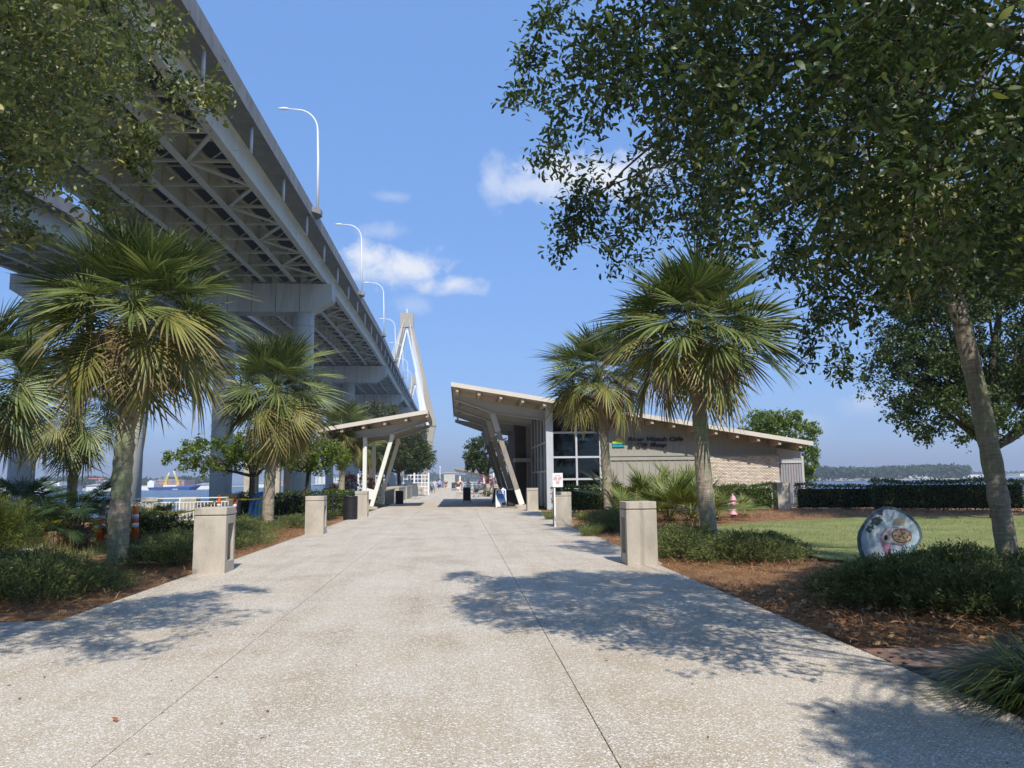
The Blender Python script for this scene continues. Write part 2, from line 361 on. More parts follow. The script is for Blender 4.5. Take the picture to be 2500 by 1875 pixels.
M['meadow'] = ground_mat('rough_grass_soil', [(.3, (.055, .075, .02)), (.48, (.11, .125, .04)), (.6, (.19, .18, .08)), (.72, (.28, .24, .13))], 1.2, 30, .05)
M['path'] = simple('smooth_path_concrete', (.36, .35, .32), .85, .12, 3, .15, 60)
M['bank'] = simple('rock_bank', (.20, .18, .15), .95, .4, 1.5, .6, 6)
def water_mat():
    m, nt, out = newmat('river_water'); L = nt.links; P = pos_node(nt)
    bs = N(nt, 'ShaderNodeBsdfPrincipled', i_Roughness=.22); bs.inputs['Base Color'].default_value = (.060, .105, .165, 1); bs.inputs['Specular IOR Level'].default_value = .35
    mp = N(nt, 'ShaderNodeMapping'); mp.inputs['Scale'].default_value = (.25, .6, 1); L.new(P, mp.inputs[0])
    n = N(nt, 'ShaderNodeTexNoise', i_Scale=1.0, i_Detail=8.0, i_Roughness=.6); L.new(mp.outputs[0], n.inputs['Vector'])
    bp = N(nt, 'ShaderNodeBump', i_Strength=1.0, i_Distance=1.1); L.new(n.outputs[0], bp.inputs['Height']); L.new(bp.outputs[0], bs.inputs['Normal']); L.new(bs.outputs[0], out.inputs[0]); return m
M['water'] = water_mat()

# ------------------------------------------------------------------ land, water, walkway
WZ = -4.5
land = [(-160, -80), (-160, 30), (-60, 33), (-24, 36), (-17, 40), (-17, 60), (-13, 66), (-13, 110), (-9, 118), (-9, 175), (9, 175), (9, 118), (13, 108), (13, 66), (25, 63), (34, 55), (70, 51), (160, 48), (160, -80)]
tag(part('ground', MB().prism(land, WZ-3, -0.07), [M['meadow']]), kind='structure')
tag(part('water', MB().add([(-7000, -150, WZ), (7000, -150, WZ), (7000, 9000, WZ), (-7000, 9000, WZ)], [(0, 1, 2, 3)]), M['water']), kind='structure')
XS = [-4.6, -2.03, 0.87, 3.6]
def xr(y): return 3.6 if y < 14 else 3.74 if y < 26 else 3.95 if y < 38 else 4.1
wk = thing('walkway', None, None, (0, 0, 0), kind='structure')
part('joint_bed', MB().bb(-4.58, 3.58, -7.9, 169.9, -.065, -.014), M['joint'], wk)
slab_cache = {}
def slab(x0, x1, y0, y1):
    g = .003; w, l = round(x1-x0-2*g, 3), round(y1-y0-2*g, 3); b = .003; key = (w, l)
    if key not in slab_cache:
        mb = MB(); hw, hl = w/2, l/2
        mb.add([(-hw, -hl, -.06), (hw, -hl, -.06), (hw, hl, -.06), (-hw, hl, -.06), (-hw, -hl, -b), (hw, -hl, -b), (hw, hl, -b), (-hw, hl, -b),
                (-hw+b, -hl+b, 0), (hw-b, -hl+b, 0), (hw-b, hl-b, 0), (-hw+b, hl-b, 0)],
               [(0, 1, 5, 4), (1, 2, 6, 5), (2, 3, 7, 6), (3, 0, 4, 7), (4, 5, 9, 8), (5, 6, 10, 9), (6, 7, 11, 10), (7, 4, 8, 11), (8, 9, 10, 11), (3, 2, 1, 0)])
        me = bpy.data.meshes.new('concrete_slab'); me.from_pydata(mb.v, [], mb.f); me.materials.append(M['tabby']); slab_cache[key] = me
    o = link(bpy.data.objects.new('concrete_slab', slab_cache[key])); o.parent = wk; o.location = ((x0+x1)/2, (y0+y1)/2, 0); ORG[o] = np.array(o.location)
for k, y0 in ((0, -1.0), (1, 2.05), (2, 2.05)):
    ys = [-8.0]+[y0+12.25*i for i in range(14)]; ys[-1] = 170
    ys = [y for y in ys if y <= 170]
    if ys[-1] < 170: ys.append(170)
    for a, b in zip(ys[:-1], ys[1:]): slab(XS[k], xr(a) if k == 2 else XS[k+1], a, b)
tag(part('side_path', MB().prism([(-40, 6.2), (-4.62, 6.2), (-4.62, 9.55), (-5.4, 9.5), (-9, 9.3), (-40, 9.3)], -.065, -.012), M['path']), kind='structure')
def sheet(name, poly, z, amp, step, mat, seed=0):
    """an uneven sheet clipped to a polygon, its rim bent down"""
    xs = [p[0] for p in poly]; ys = [p[1] for p in poly]
    nx = int((max(xs)-min(xs))/step)+2; ny = int((max(ys)-min(ys))/step)+2
    gx, gy = np.meshgrid(np.linspace(min(xs), max(xs), nx), np.linspace(min(ys), max(ys), ny))
    q = np.stack([gx, gy], -1); ins = inpoly(q, poly); r = np.random.RandomState(seed)
    hh = np.zeros_like(gx)
    for f in (1.1, 2.3, 4.7): hh += np.sin(gx*f+r.rand()*6)*np.cos(gy*f*1.1+r.rand()*6)/f
    hz = z+amp*hh+amp*.35*r.randn(*gx.shape)
    V = np.stack([gx, gy, hz], -1).reshape(-1, 3); F = []
    idx = np.arange(nx*ny).reshape(ny, nx)
    a, b, c, d = idx[:-1, :-1], idx[:-1, 1:], idx[1:, 1:], idx[1:, :-1]
    ok = (ins[:-1, :-1] & ins[:-1, 1:] & ins[1:, 1:] & ins[1:, :-1])
    F = np.stack([a[ok], b[ok], c[ok], d[ok]], -1)
    used = np.unique(F); mp = np.zeros(nx*ny, int); mp[used] = np.arange(len(used))
    return npobj(name, npmesh(name, V[used], mp[F], mat, smooth=True))
lawn_poly = [(5.3, 18.5), (5.9, 21), (7.5, 24), (9, 25.6), (13, 27.8), (16, 28.6), (24, 27.5), (42, 26), (42, 7), (14, 7.4), (8.9, 9.4), (7.5, 12.3), (6.4, 15.3), (5.4, 17.2)]
tag(sheet('lawn', lawn_poly, .0, .012, .22, M['lawn'], 3), kind='structure')
bedR = [(3.5, 6.8), (3.5, 40), (8, 41), (22, 41), (44, 38), (44, 6.8)]
tag(sheet('pine_straw_bed', bedR, -.035, .02, .16, M['mulch'], 4), kind='structure')
bedL = [(-4.48, 9.2), (-9.9, 9.0), (-9.2, 14), (-7.6, 20), (-7.4, 33), (-9, 42), (-4.48, 42)]
tag(sheet('pine_straw_bed', bedL, -.035, .02, .16, M['mulch'], 5), kind='structure')
bedR2 = [(3.5, -6), (3.5, 5.8), (9, 5.8), (9, -6)]
tag(sheet('pine_straw_bed', bedR2, -.035, .02, .12, M['mulch'], 6), kind='structure')
# brick paver path between the beds
pv = thing('paver_path', None, None, (0, 0, 0), kind='structure')
part('sand_bed', MB().bb(3.6, 9, 5.7, 6.96, -.065, -.03), M['joint'], pv)
M['paver'] = [simple('clay_paver_%s' % n, c, .9, .2, 8, .3, 50) for n, c in (('brown', (.17, .115, .09)), ('grey', (.19, .165, .145)), ('red', (.20, .11, .085)))]
pm = []
for q in M['paver']:
    mb = MB(); mb.bb(-.096, .096, -.046, .046, -.05, -.006); mb.add([(-.096, -.046, -.006), (.096, -.046, -.006), (.096, .046, -.006), (-.096, .046, -.006), (-.09, -.04, 0), (.09, -.04, 0), (.09, .04, 0), (-.09, .04, 0)],
        [(0, 1, 5, 4), (1, 2, 6, 5), (2, 3, 7, 6), (3, 0, 4, 7), (4, 5, 6, 7)])
    me = bpy.data.meshes.new('paver'); me.from_pydata(mb.v, [], mb.f); me.materials.append(q); pm.append(me)
cnt = 0
for iy in range(13):
    for ix in range(22):
        if cnt >= 286: break
        o = link(bpy.data.objects.new('paver', random.choice(pm))); o.parent = pv
        o.location = (3.72+ix*.2+(.1 if iy % 2 else 0), 5.76+iy*.097, .0+random.uniform(-.004, .003)); o.rotation_euler = (random.uniform(-.012, .012), random.uniform(-.012, .012), 0); cnt += 1

# ------------------------------------------------------------------ twin approach bridge
EY = [-60, 0, 40, 76.5, 118, 157, 250, 390, 600, 790, 1261, 1600]
EX = [-12.9, -13.6, -14.1, -14.56, -15.17, -15.65, -17.8, -21.8, -27, -32, -50, -64]
EZ = [23.2, 25.7, 27.5, 29.2, 30.75, 32.0, 34.2, 39.8, 49, 57, 57, 46]
def edge1(y): return np.interp(y, EY, EX), np.interp(y, EY, EZ)
E2Y = [-60, 0, 76, 94.5, 205, 390, 600, 790]
E2X = [-50, -45.6, -40.3, -38.6, -35.3, -40, -46.5, -53]
E2Z = [24.8, 27.6, 30.4, 31.2, 33.6, 39.8, 49, 57]
def edge2(y): return np.interp(y, E2Y, E2X), np.interp(y, E2Y, E2Z)
def build_bridge(name, label, edge, width, y0, y1, ydet, ng, goff, drains):
    x, z = edge(80); br = thing(name, label, 'bridge', (x-width/2, 80, WZ))
    ys = sorted(set(list(np.arange(y0, 300, 10))+list(np.arange(300, y1+1, 30))+[y1]))
    st = [(edge(y)[0], y, edge(y)[1]) for y in ys]
    part('deck_slab', MB().sweep([(-.02, -1.26), (-width+.02, -1.26), (-width+.02, -1.0), (-.02, -1.0)], st), M['soffit_edge'], br)
    for sgn in (0, 1):
        off = 0 if sgn == 0 else -width; k = -1 if sgn == 0 else 1
        part('parapet', MB().sweep([(off, -1.32), (off, 0), (off+k*.22, 0), (off+k*.3, -.55), (off+k*.42, -.995), (off+k*.42, -.999)][::1]+[(off+k*.06, -1.28), ], st), M['parapet'], br)
    gx = [-goff-(width-2*goff)*i/(ng-1) for i in range(ng)]
    std = [(edge(y)[0], y, edge(y)[1]) for y in np.arange(y0, ydet+1, 10.8)]
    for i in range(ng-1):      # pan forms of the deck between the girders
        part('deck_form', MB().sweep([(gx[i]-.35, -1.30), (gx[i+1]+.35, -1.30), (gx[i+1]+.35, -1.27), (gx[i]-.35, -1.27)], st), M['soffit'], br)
    for g in gx:
        prof = [(g-.30, -3.50), (g+.30, -3.50), (g+.30, -3.43), (g+.015, -3.42), (g+.015, -1.42), (g+.24, -1.41), (g+.24, -1.28), (g-.24, -1.28), (g-.24, -1.41), (g-.015, -1.42), (g-.015, -3.42), (g-.30, -3.43)]
        part('girder', MB().sweep(prof, st), M['steel'], br)
    y = y0+2
    i = 0
    while y < ydet:
        X, Z = edge(y)
        for b in range(ng-1):
            mb = MB(); xa, xb = X+gx[b]-.02, X+gx[b+1]+.02; xm = (xa+xb)/2
            mb.bar((xa, y, Z-3.2), (xb, y, Z-3.2), .2, .2); mb.bar((xa, y, Z-1.62), (xb, y, Z-1.62), .12, .14)
            mb.bar((xa, y-.01, Z-1.7), (xm, y-.01, Z-3.1), .1, .1); mb.bar((xb, y+.01, Z-1.7), (xm, y+.01, Z-3.1), .1, .1)
            part('cross_frame', mb, M['steel'], br)
            # web stiffener plates
        for g in gx[1:]:
            part('web_stiffener', MB().bb(X+g+.02, X+g+.26, y-.012, y+.012, Z-3.42, Z-1.43), M['steel'], br)
        if i % 2 == 0: pa, pb = (X+gx[0]-.1, y, Z-3.28), (edge(y+5.4)[0]+gx[1]+.1, y+5.4, edge(y+5.4)[1]-3.28)
        else: pa, pb = (X+gx[1]+.1, y, Z-3.28), (edge(y+5.4)[0]+gx[0]-.1, y+5.4, edge(y+5.4)[1]-3.28)
        part('lateral_brace', MB().bar(pa, pb, .3, .16), M['steel'], br)
        y += 5.4; i += 1
    for yy in np.arange(35, 240, 21.6):      # bolted field splices on the outer girder
        X, Z = edge(yy); part('splice_plate', MB().bb(X+gx[0]+.016, X+gx[0]+.045, yy-.55, yy+.55, Z-3.25, Z-1.6), M['steel'], br)
        part('splice_plate', MB().bb(X+gx[0]-.27, X+gx[0]+.27, yy-.8, yy+.8, Z-3.53, Z-3.502), M['steel'], br)
    if drains:
        y = 53.5-10.8*6
        while y < 330:
            X, Z = edge(y)
            d = MB().tube([(X-.42, y, Z-1.3), (X-.42, y, Z-3.3)], .11, 10)
            dp = part('drain_pipe', d, M['galv'], br, True)
            part('bracket', MB().bar((X-.42, y, Z-3.12), (X-goff+.3, y, Z-3.12), .05, .05), M['galv'], dp)
            y += 10.8
    return br, gx
B1, G1 = build_bridge('approach_bridge', 'near elevated highway bridge on steel girders running out over the river', edge1, 18.6, -60, 1600, 290, 5, 1.95, True)
B2, G2 = build_bridge('approach_bridge', 'farther parallel elevated highway deck seen behind and below the near one at left', edge2, 17.6, -60, 790, 250, 5, 1.9, False)
def frame_pier(br, edge, y, cols, width, r, capd=3.6, capw=2.6):
    X, Z = edge(y); zt = Z-3.72; zb = zt-capd; x1, x0 = X-.9, X-width+.9
    p = thing('pier', None, None, (np.mean(cols), y, WZ-1)); p.parent = br; p.location = tuple(ORG[p]-ORG[br])
    t = capd*.55
    cap = MB().plate((0, y, 0), (1, 0, 0), (0, 0, 1), [(x0, zt), (x0, zt-t), (x0+2.6, zb), (x1-2.6, zb), (x1, zt-t), (x1, zt)][::-1], -capw/2, capw/2)
    c = part('pier_cap', cap, M['concrete_grey'], p)
    for xx in np.linspace(x0+4, x1-4, 4): part('cap_joint', MB().bb(xx-.03, xx+.03, y-capw/2-.012, y-capw/2+.0, zb+.02, zt-.02), M['bark'], p)
    for cx in cols:
        part('column', MB().tube([(cx, y, WZ-1), (cx, y, zb+.02)], r, 28), M['concrete_grey'], p, True)
        if y < 120:
            for zz in np.arange(2.5, zb-1, 4.6): part('pour_joint', MB().tube([(cx, y, zz), (cx, y, zz+.05)], r+.008, 28, caps=False), M['parapet'], p, True)
    for g in (G1 if br is B1 else G2):
        part('bearing', MB().bb(X+g-.35, X+g+.35, y-.4, y+.4, zt-.01, zt+.20), M['dkgrey'], p)
frame_pier(B1, edge1, 97, (-19.45, -29.0), 18.6, 1.3)
frame_pier(B2, edge2, 98, (-40.3, -53.0), 17.6, 1.45)
frame_pier(B1, edge1, 14, (-18.2, -27.8), 18.6, 1.3)
frame_pier(B2, edge2, 12, (-47.5, -59.5), 17.6, 1.4)
for yy in (185, 265, 345, 430, 520, 610, 700):
    X, Z = edge1(yy); frame_pier(B1, edge1, yy, (X-9.8,), 18.6, 1.38, 4.0)
for yy in (190, 280, 370): 
    X, Z = edge2(yy); frame_pier(B2, edge2, yy, (X-8.8,), 17.6, 1.38, 4.0)
# street lamps along the near parapet
names = ['nearest curved-arm lamp post on the bridge parapet', 'second curved-arm lamp post from the near end of the bridge', 'third curved-arm lamp post along the bridge parapet', 'fourth lamp post along the bridge, just left of the diamond tower',
         'fifth lamp post along the bridge, in front of the tower leg', 'sixth lamp post along the bridge, small against the tower legs', 'seventh and smallest lamp post on the bridge before the tower']
for i in range(7):
    y = 76.5+40.6*i; X, Z = edge1(y)
    t = thing('street_lamp', names[i], 'street lamp', (X+.35, y, Z-.3), 'lamp posts along the bridge parapet')
    part('bracket', MB().plate((0, 0, Z-.3), (1, 0, 0), (0, 1, 0), [(X+.01, y-1.3), (X+.75, y-.5), (X+.75, y+.5), (X+.01, y+1.3)], -.55, .0), M['parapet'], t)
    pts = [(X+.35, y, Z-.3), (X+.3, y, Z+5), (X+.2, y, Z+8.2)]+[(X+.2-2.0*(1-math.cos(a)), y, Z+8.2+2.2*math.sin(a)) for a in np.linspace(.25, 1.45, 7)]+[(X-2.9, y, Z+10.5)]
    part('pole', MB().tube(pts, [.14, .12, .10]+[.08]*7+[.06], 10), M['white'], t, True)
    part('lamp_head', MB().blob((X-3.3, y, Z+10.5), (.62, .2, .14), 10, 6), M['white'], t, True)
# cable-stayed towers
def tower(label, cx, cy, top, half, legw):
    t = thing('bridge_tower', label, 'bridge tower', (cx, cy, WZ), 'diamond towers of the cable-stayed bridge')
    dz = 57
    part('apex_block', MB().bb(cx-6.8, cx+6.8, cy-4.5, cy+4.5, top-15, top), M['tower'], t)
    part('pinnacle', MB().tube([(cx, cy, top), (cx, cy, top+5)], .7, 6), M['white'], t)
    for s in (-1, 1):
        P0, P1, P2 = np.array([cx+s*3.6, cy, top-12]), np.array([cx+s*half, cy, dz]), np.array([cx+s*13, cy, WZ])
        for a, b in ((P0, P1), (P1, P2)):
            part('leg', MB().add([a+(-legw/2, -4, 0), a+(legw/2, -4, 0), a+(legw/2, 4, 0), a+(-legw/2, 4, 0), b+(-legw/2-.6, -5, 0), b+(legw/2+.6, -5, 0), b+(legw/2+.6, 5, 0), b+(-legw/2-.6, 5, 0)],
                 [(0, 1, 2, 3), (7, 6, 5, 4), (0, 4, 5, 1), (1, 5, 6, 2), (2, 6, 7, 3), (3, 7, 4, 0)]), M['tower'], t)
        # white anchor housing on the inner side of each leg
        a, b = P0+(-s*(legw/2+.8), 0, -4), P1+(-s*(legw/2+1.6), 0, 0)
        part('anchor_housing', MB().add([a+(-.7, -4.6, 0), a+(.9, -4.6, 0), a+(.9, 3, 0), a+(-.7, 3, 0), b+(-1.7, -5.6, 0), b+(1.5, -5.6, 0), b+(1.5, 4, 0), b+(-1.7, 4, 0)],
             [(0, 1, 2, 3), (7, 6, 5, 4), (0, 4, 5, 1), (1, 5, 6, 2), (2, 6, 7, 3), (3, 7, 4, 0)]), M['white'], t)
    part('cross_beam', MB().bb(cx-half, cx+half, cy-3, cy+3, dz-8, dz-4), M['tower'], t)
    for s in (-1, 1):
        for k in range(12):
            f = k/11; za = dz+50+f*60; xa = cx+s*(3.6+(half-3.6)*(top-12-za)/(top-12-dz))
            part('stay_cable', MB().tube([(xa, cy-4, za), (cx+s*(20)+.0246*(45+175*f), cy-(45+175*f), dz-3-f*9)], .16, 5, caps=False), M['white'], t)
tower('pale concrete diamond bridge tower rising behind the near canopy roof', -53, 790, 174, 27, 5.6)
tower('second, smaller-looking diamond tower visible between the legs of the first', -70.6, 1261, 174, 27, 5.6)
# ------------------------------------------------------------------ cafe building with its porch roof
def rz(x): return 6.63-.169*(x+.39)
RL, RR, RY0, RY1 = -.39, 18.9, 40.0, 60.0
YW = 41.4
def XW(px, py=1130, Y=YW): return float(at(px, py, Y)[0])
def ZW(py, px=1500, Y=YW): return float(at(px, py, Y)[2])
def glass_mat():
    m, nt, out = newmat('tinted_glass'); L = nt.links
    fr = N(nt, 'ShaderNodeFresnel', i_IOR=1.5); tr = N(nt, 'ShaderNodeBsdfTransparent'); tr.inputs[0].default_value = (.16, .22, .22, 1)
    gl = N(nt, 'ShaderNodeBsdfGlossy', i_Roughness=.02); gl.inputs[0].default_value = (.85, .95, .95, 1)
    mx = N(nt, 'ShaderNodeMixShader'); L.new(fr.outputs[0], mx.inputs[0]); L.new(tr.outputs[0], mx.inputs[1]); L.new(gl.outputs[0], mx.inputs[2]); L.new(mx.outputs[0], out.inputs[0]); return m
M['glass'] = glass_mat()
cafe = thing('cafe_building', 'low taupe cafe and gift shop with one big sloping roof and brick end', 'building', (9, 50, 0))
def slab_x(x0, x1, y0, y1, dz0, dz1):   # box that follows the roof pitch
    return MB().add([(x0, y0, rz(x0)+dz0), (x1, y0, rz(x1)+dz0), (x1, y1, rz(x1)+dz0), (x0, y1, rz(x0)+dz0), (x0, y0, rz(x0)+dz1), (x1, y0, rz(x1)+dz1), (x1, y1, rz(x1)+dz1), (x0, y1, rz(x0)+dz1)],
        [(0, 3, 2, 1), (4, 5, 6, 7), (0, 1, 5, 4), (1, 2, 6, 5), (2, 3, 7, 6), (3, 0, 4, 7)])
roof = part('roof', slab_x(RL+.04, RR-.04, RY0+.05, RY1, -.03, .0), M['roof'], cafe)
part('fascia', slab_x(RL, RR, RY0, RY0+.05, -.2, .03), M['fascia'], roof)
part('fascia', slab_x(RL, RL+.04, RY0+.05, RY1, -.22, .03), M['dkgrey'], roof)
part('fascia', slab_x(RR-.04, RR, RY0+.05, RY1, -.16, .03), M['fascia'], roof)
nbd = 22
for i in range(nbd):       # boarded underside of the porch and eaves
    y0 = RY0+.06+i*(RY1-RY0-.1)/nbd; part('soffit_board', slab_x(RL+.05, RR-.05, y0, y0+(RY1-RY0-.1)/nbd-.02, -.12, -.04), M['wood_tan'], roof)
k = 0; x = RL+.32
while x < RR-.3:
    part('purlin', slab_x(x-.075, x+.075, RY0+.12, RY1-.1, -.42, -.125), M['wood_tan'], roof); x += 1.145
# steel beams and leaning posts of the porch
for i, y in enumerate((42.3, 47.9, 53.5, 59.1)):
    xe = 5.0 if i == 0 else 4.6
    xs = [RL+.12, 1.9, xe]; d = [.22, .62, .55]
    mb = MB(); top = [(q, rz(q)-.425) for q in xs]; bot = [(q, rz(q)-.425-dd) for q, dd in zip(xs, d)]
    poly = top+bot[::-1]
    mb.plate((0, y, 0), (1, 0, 0), (0, 0, 1), poly[::-1], -.03, .03)
    for a, b in ((top[0], top[2]),): mb.bar((a[0], y, a[1]-.02), (b[0], y, b[1]-.02), .26, .035)
    for a, b in ((bot[0], bot[1]), (bot[1], bot[2])): mb.bar((a[0], y, a[1]+.02), (b[0], y, b[1]+.02), .26, .035)
    part('roof_beam', mb, M['grey_paint'], cafe)
    pt = np.array([1.85, y, rz(1.85)-1.06]); pb = np.array([3.42, y, .22]); dd = pb-pt
    p = part('post', MB().bar(pt+dd*.19, pb-dd*.15, .26, .34, up=(0, 1, 0)), M['wood_grey'], cafe)
    part('steel_shoe', MB().bar(pt, pt+dd*.2, .29, .37, up=(0, 1, 0)), M['grey_paint'], p)
    part('steel_shoe', MB().bar(pb-dd*.16, pb, .29, .37, up=(0, 1, 0)), M['cream'], p)
    part('plinth', MB().lathe((3.46, y, -.05), [(.42, 0), (.42, .2), (.36, .26), (0.02, .26)], 16), M['concrete'], cafe)
# front wall
xc0, xc1, xg1, xs1, xb1 = XW(1334), XW(1351), XW(1466), XW(1727), XW(1897)
zband, zbrick = ZW(1116, 1600), ZW(1114, 1810)
def wallseg(x0, x1, z0, y0=YW, y1=YW+.25, dz=-.13, zt=None):
    za, zb = (rz(x0)+dz, rz(x1)+dz) if zt is None else (zt, zt)
    return MB().add([(x0, y0, z0), (x1, y0, z0), (x1, y1, z0), (x0, y1, z0), (x0, y0, za), (x1, y0, zb), (x1, y1, zb), (x0, y1, za)],
        [(0, 3, 2, 1), (4, 5, 6, 7), (0, 1, 5, 4), (1, 2, 6, 5), (2, 3, 7, 6), (3, 0, 4, 7)])
wall = part('wall', wallseg(xg1, xb1, -.05), M['siding'], cafe)
sp = .358
x = xg1+.12
while x < xb1:
    z0 = zband+.2 if x < xs1 else zbrick+.1
    part('batten', wallseg(x-.022, x+.022, z0, YW-.022, YW-.001, -.46), M['siding'], wall)
    if x+.12 < xs1: part('batten', wallseg(x+.05, x+.10, -.05, YW-.035, YW-.001, zt=zband-.16), M['siding'], wall)
    x += sp
part('trim_band', MB().bb(xg1, xs1, YW-.05, YW-.001, zband+.06, zband+.2), M['siding'], wall)
part('trim_band', MB().bb(xg1, xs1, YW-.07, YW-.001, zband-.16, zband-.06), M['siding'], wall)
# brick veneer: real bricks, too small to pick apart
def brick_mat():
    m, nt, out = newmat('cream_brick'); L = nt.links
    a = N(nt, 'ShaderNodeAttribute', attribute_name='rnd')
    c = ramp(nt, a.outputs['Fac'], [(0, (.56, .43, .32)), (.2, (.64, .54, .42)), (.6, (.72, .63, .51)), (.88, (.78, .71, .60)), (1, (.46, .36, .28))]).outputs[0]
    bs = N(nt, 'ShaderNodeBsdfPrincipled', i_Roughness=.9); L.new(c, bs.inputs['Base Color']); L.new(bs.outputs[0], out.inputs[0]); return m
M['brick'] = brick_mat()
bw = part('brick_panel', MB().bb(xs1, xb1+.06, YW-.10, YW-.001, -.05, zbrick), simple('mortar', (.55, .49, .42), .95, .1, 9), wall)
part('coping', MB().bb(xs1-.03, xb1+.1, YW-.15, YW-.0012, zbrick, zbrick+.09), M['siding'], wall)
bx = []; rr_ = []
z = .02; row = 0
while z < zbrick-.07:
    x = xs1+(.05 if row % 2 else .16)
    while x < xb1+.04:
        w = min(.2, xb1+.06-x); bx.append((x, z, w)); rr_.append(random.random()); x += .21
    z += .076; row += 1
V = []; F = []; Rn = []
for (x, z, w), r_ in zip(bx, rr_):
    b = len(V); y0, y1 = YW-.118, YW-.1005
    V += [(x, y0, z), (x+w, y0, z), (x+w, y0, z+.065), (x, y0, z+.065), (x, y1, z), (x+w, y1, z), (x+w, y1, z+.065), (x, y1, z+.065)]
    F += [(b, b+1, b+2, b+3), (b, b+4, b+5, b+1), (b+1, b+5, b+6, b+2), (b+2, b+6, b+7, b+3), (b+3, b+7, b+4, b)]; Rn += [r_]*8
o = npobj('brick', npmesh('brick', np.array(V)-ORG[wall], F, M['brick'], rnd=Rn), wall); o['kind'] = 'stuff'
# window wall at the front corner and along the porch
part('corner_column', wallseg(xc0, xc1, -.05, YW-.06, YW+.3, -.13), M['alu'], cafe)
def zroof(x): return rz(x)-.14
cols = [xc1, XW(1408), xg1]; rows = [.1, 1.55, ZW(1116, 1400), ZW(1056, 1400)]
for i in range(2):
    zs = rows+[None]
    for j in range(4):
        x0, x1 = cols[i], cols[i+1]; z0 = zs[j]
        if zs[j+1] is None: mb = wallseg(x0+.05, x1-.05, z0+.05, YW+.08, YW+.1, -.16)
        else: mb = MB().bb(x0+.05, x1-.05, YW+.08, YW+.1, z0+.05, zs[j+1]-.05)
        part('pane', mb, M['glass'], cafe)
for xx in cols[1:]: part('mullion', wallseg(xx-.05, xx+.05, .0, YW-.02, YW+.16, -.16), M['alu'], cafe)
for zz in rows: part('transom', MB().bb(xc1, xg1-.05, YW-.012, YW+.15, zz-.05, zz+.05), M['alu'], cafe)
ysd = [41.7, 43.5, 45.3, 47.1, 48.9, 51.0]; xsd = xc0+.1
for a, b in zip(ysd[:-1], ysd[1:]):
    for z0, z1 in ((.1, 2.0), (2.0, 3.6), (3.6, rz(xsd)-.16)):
        part('pane', MB().bb(xsd+.05, xsd+.07, a+.05, b-.05, z0+.05, z1-.05), M['glass'], cafe)
    part('mullion', MB().bb(xsd-.02, xsd+.12, b-.05, b+.05, .0, rz(xsd)-.14), M['alu'], cafe)
for zz in (2.0, 3.6): part('transom', MB().bb(xsd-.01, xsd+.11, 41.7, 50.95, zz-.05, zz+.05), M['alu'], cafe)
part('door_frame', MB().bb(xsd-.06, xsd-.022, 45.35, 45.45, 0, 2.0).bb(xsd-.06, xsd-.022, 48.75, 48.85, 0, 2.0), M['alu'], cafe)
# timber wing behind the glazing
part('wall', wallseg(XW(1258, 1130, 52), xsd+3, -.05, 52, 59.6), M['brown_wall'], cafe)
part('pilaster', wallseg(XW(1288, 1130, 51.1), xsd+.2, -.05, 51.1, 51.98), M['wood_grey'], cafe)
part('door_hood', MB().bb(XW(1255, 1130, 51), XW(1299, 1130, 50.6), 50.5, 51.98, 2.72, 2.95), M['grey_paint'], cafe)
for xx in np.arange(XW(1258, 1130, 52)+.2, XW(1288, 1130, 52), .3): part('batten', wallseg(xx-.02, xx+.02, 0, 51.97, 51.999), M['brown_wall'], cafe)
# inner room seen through the glass
part('floor', MB().bb(xsd+.15, xb1-.3, YW+.3, 51.9, -.04, .02), simple('dark_floor', (.10, .09, .08), .5), cafe)
part('back_wall', MB().bb(xsd+.2, xb1-.3, 49.2, 49.4, .02, 4.0), simple('inner_wall', (.16, .17, .16), .8), cafe)
part('display_cabinet', MB().bb(XW(1424), XW(1462), YW+.9, YW+1.4, .02, 2.2), simple('cabinet', (.30, .31, .30), .6), cafe)
for px, py in ((1366, 1105), (1381, 1099)):
    q = at(px, py, 44.5); part('ceiling_lamp', MB().lathe(q, [(.02, .1), (.3, .06), (.33, 0), (.02, -.03)], 18), M['white'], cafe)
# right end: raking beam, brace and service yard screen
xe = XW(1957, 1100, YW)
mb = MB().plate((0, YW+.12, 0), (1, 0, 0), (0, 0, 1), [(xb1-.02, rz(xb1)-.46), (xe, rz(xe)-.46), (xe, rz(xe)-.75), (xb1-.02, rz(xb1)-1.05)][::-1], -.05, .05); part('roof_beam', mb, M['grey_paint'], cafe)
part('brace', MB().bar((xb1+.12, YW+.02, zbrick-.15), (xe-.5, YW+.02, rz(xe)-.80), .1, .12), M['grey_paint'], cafe)
part('wall', wallseg(xb1-.24, xb1-.02, -.05, YW+.26, 58), M['siding'], cafe)
part('black_shade_slab', MB().bb(xb1+.0, XW(1935, 1100, 45.9), 45.9, 46.1, zbrick-.6, rz(xb1)-.5), M['black'], cafe)  # solid black slab, its colour standing in for shade in the recess
sc0, sc1 = XW(1899, 1150, 44), XW(1957, 1150, 44); zs = ZW(1118, 1930, 44)
nb = 9
for i in range(nb):
    a = sc0+(sc1-sc0)*i/nb; part('screen_board', MB().bb(a+.012, sc0+(sc1-sc0)*(i+1)/nb-.012, 44, 44.05, .02, zs), simple('weathered_board_%d' % i, (.27+.05*random.random(), .28, .29), .8, .25, 4, stretch=(8, 8, .6)), cafe)
part('screen_post', MB().bb(sc1, sc1+.14, 43.96, 44.1, 0, zs+.1), M['grey_paint'], cafe)
part('screen_rail', MB().bb(sc0, sc1-.01, 43.94, 43.998, zs-.3, zs-.15), M['grey_paint'], cafe)
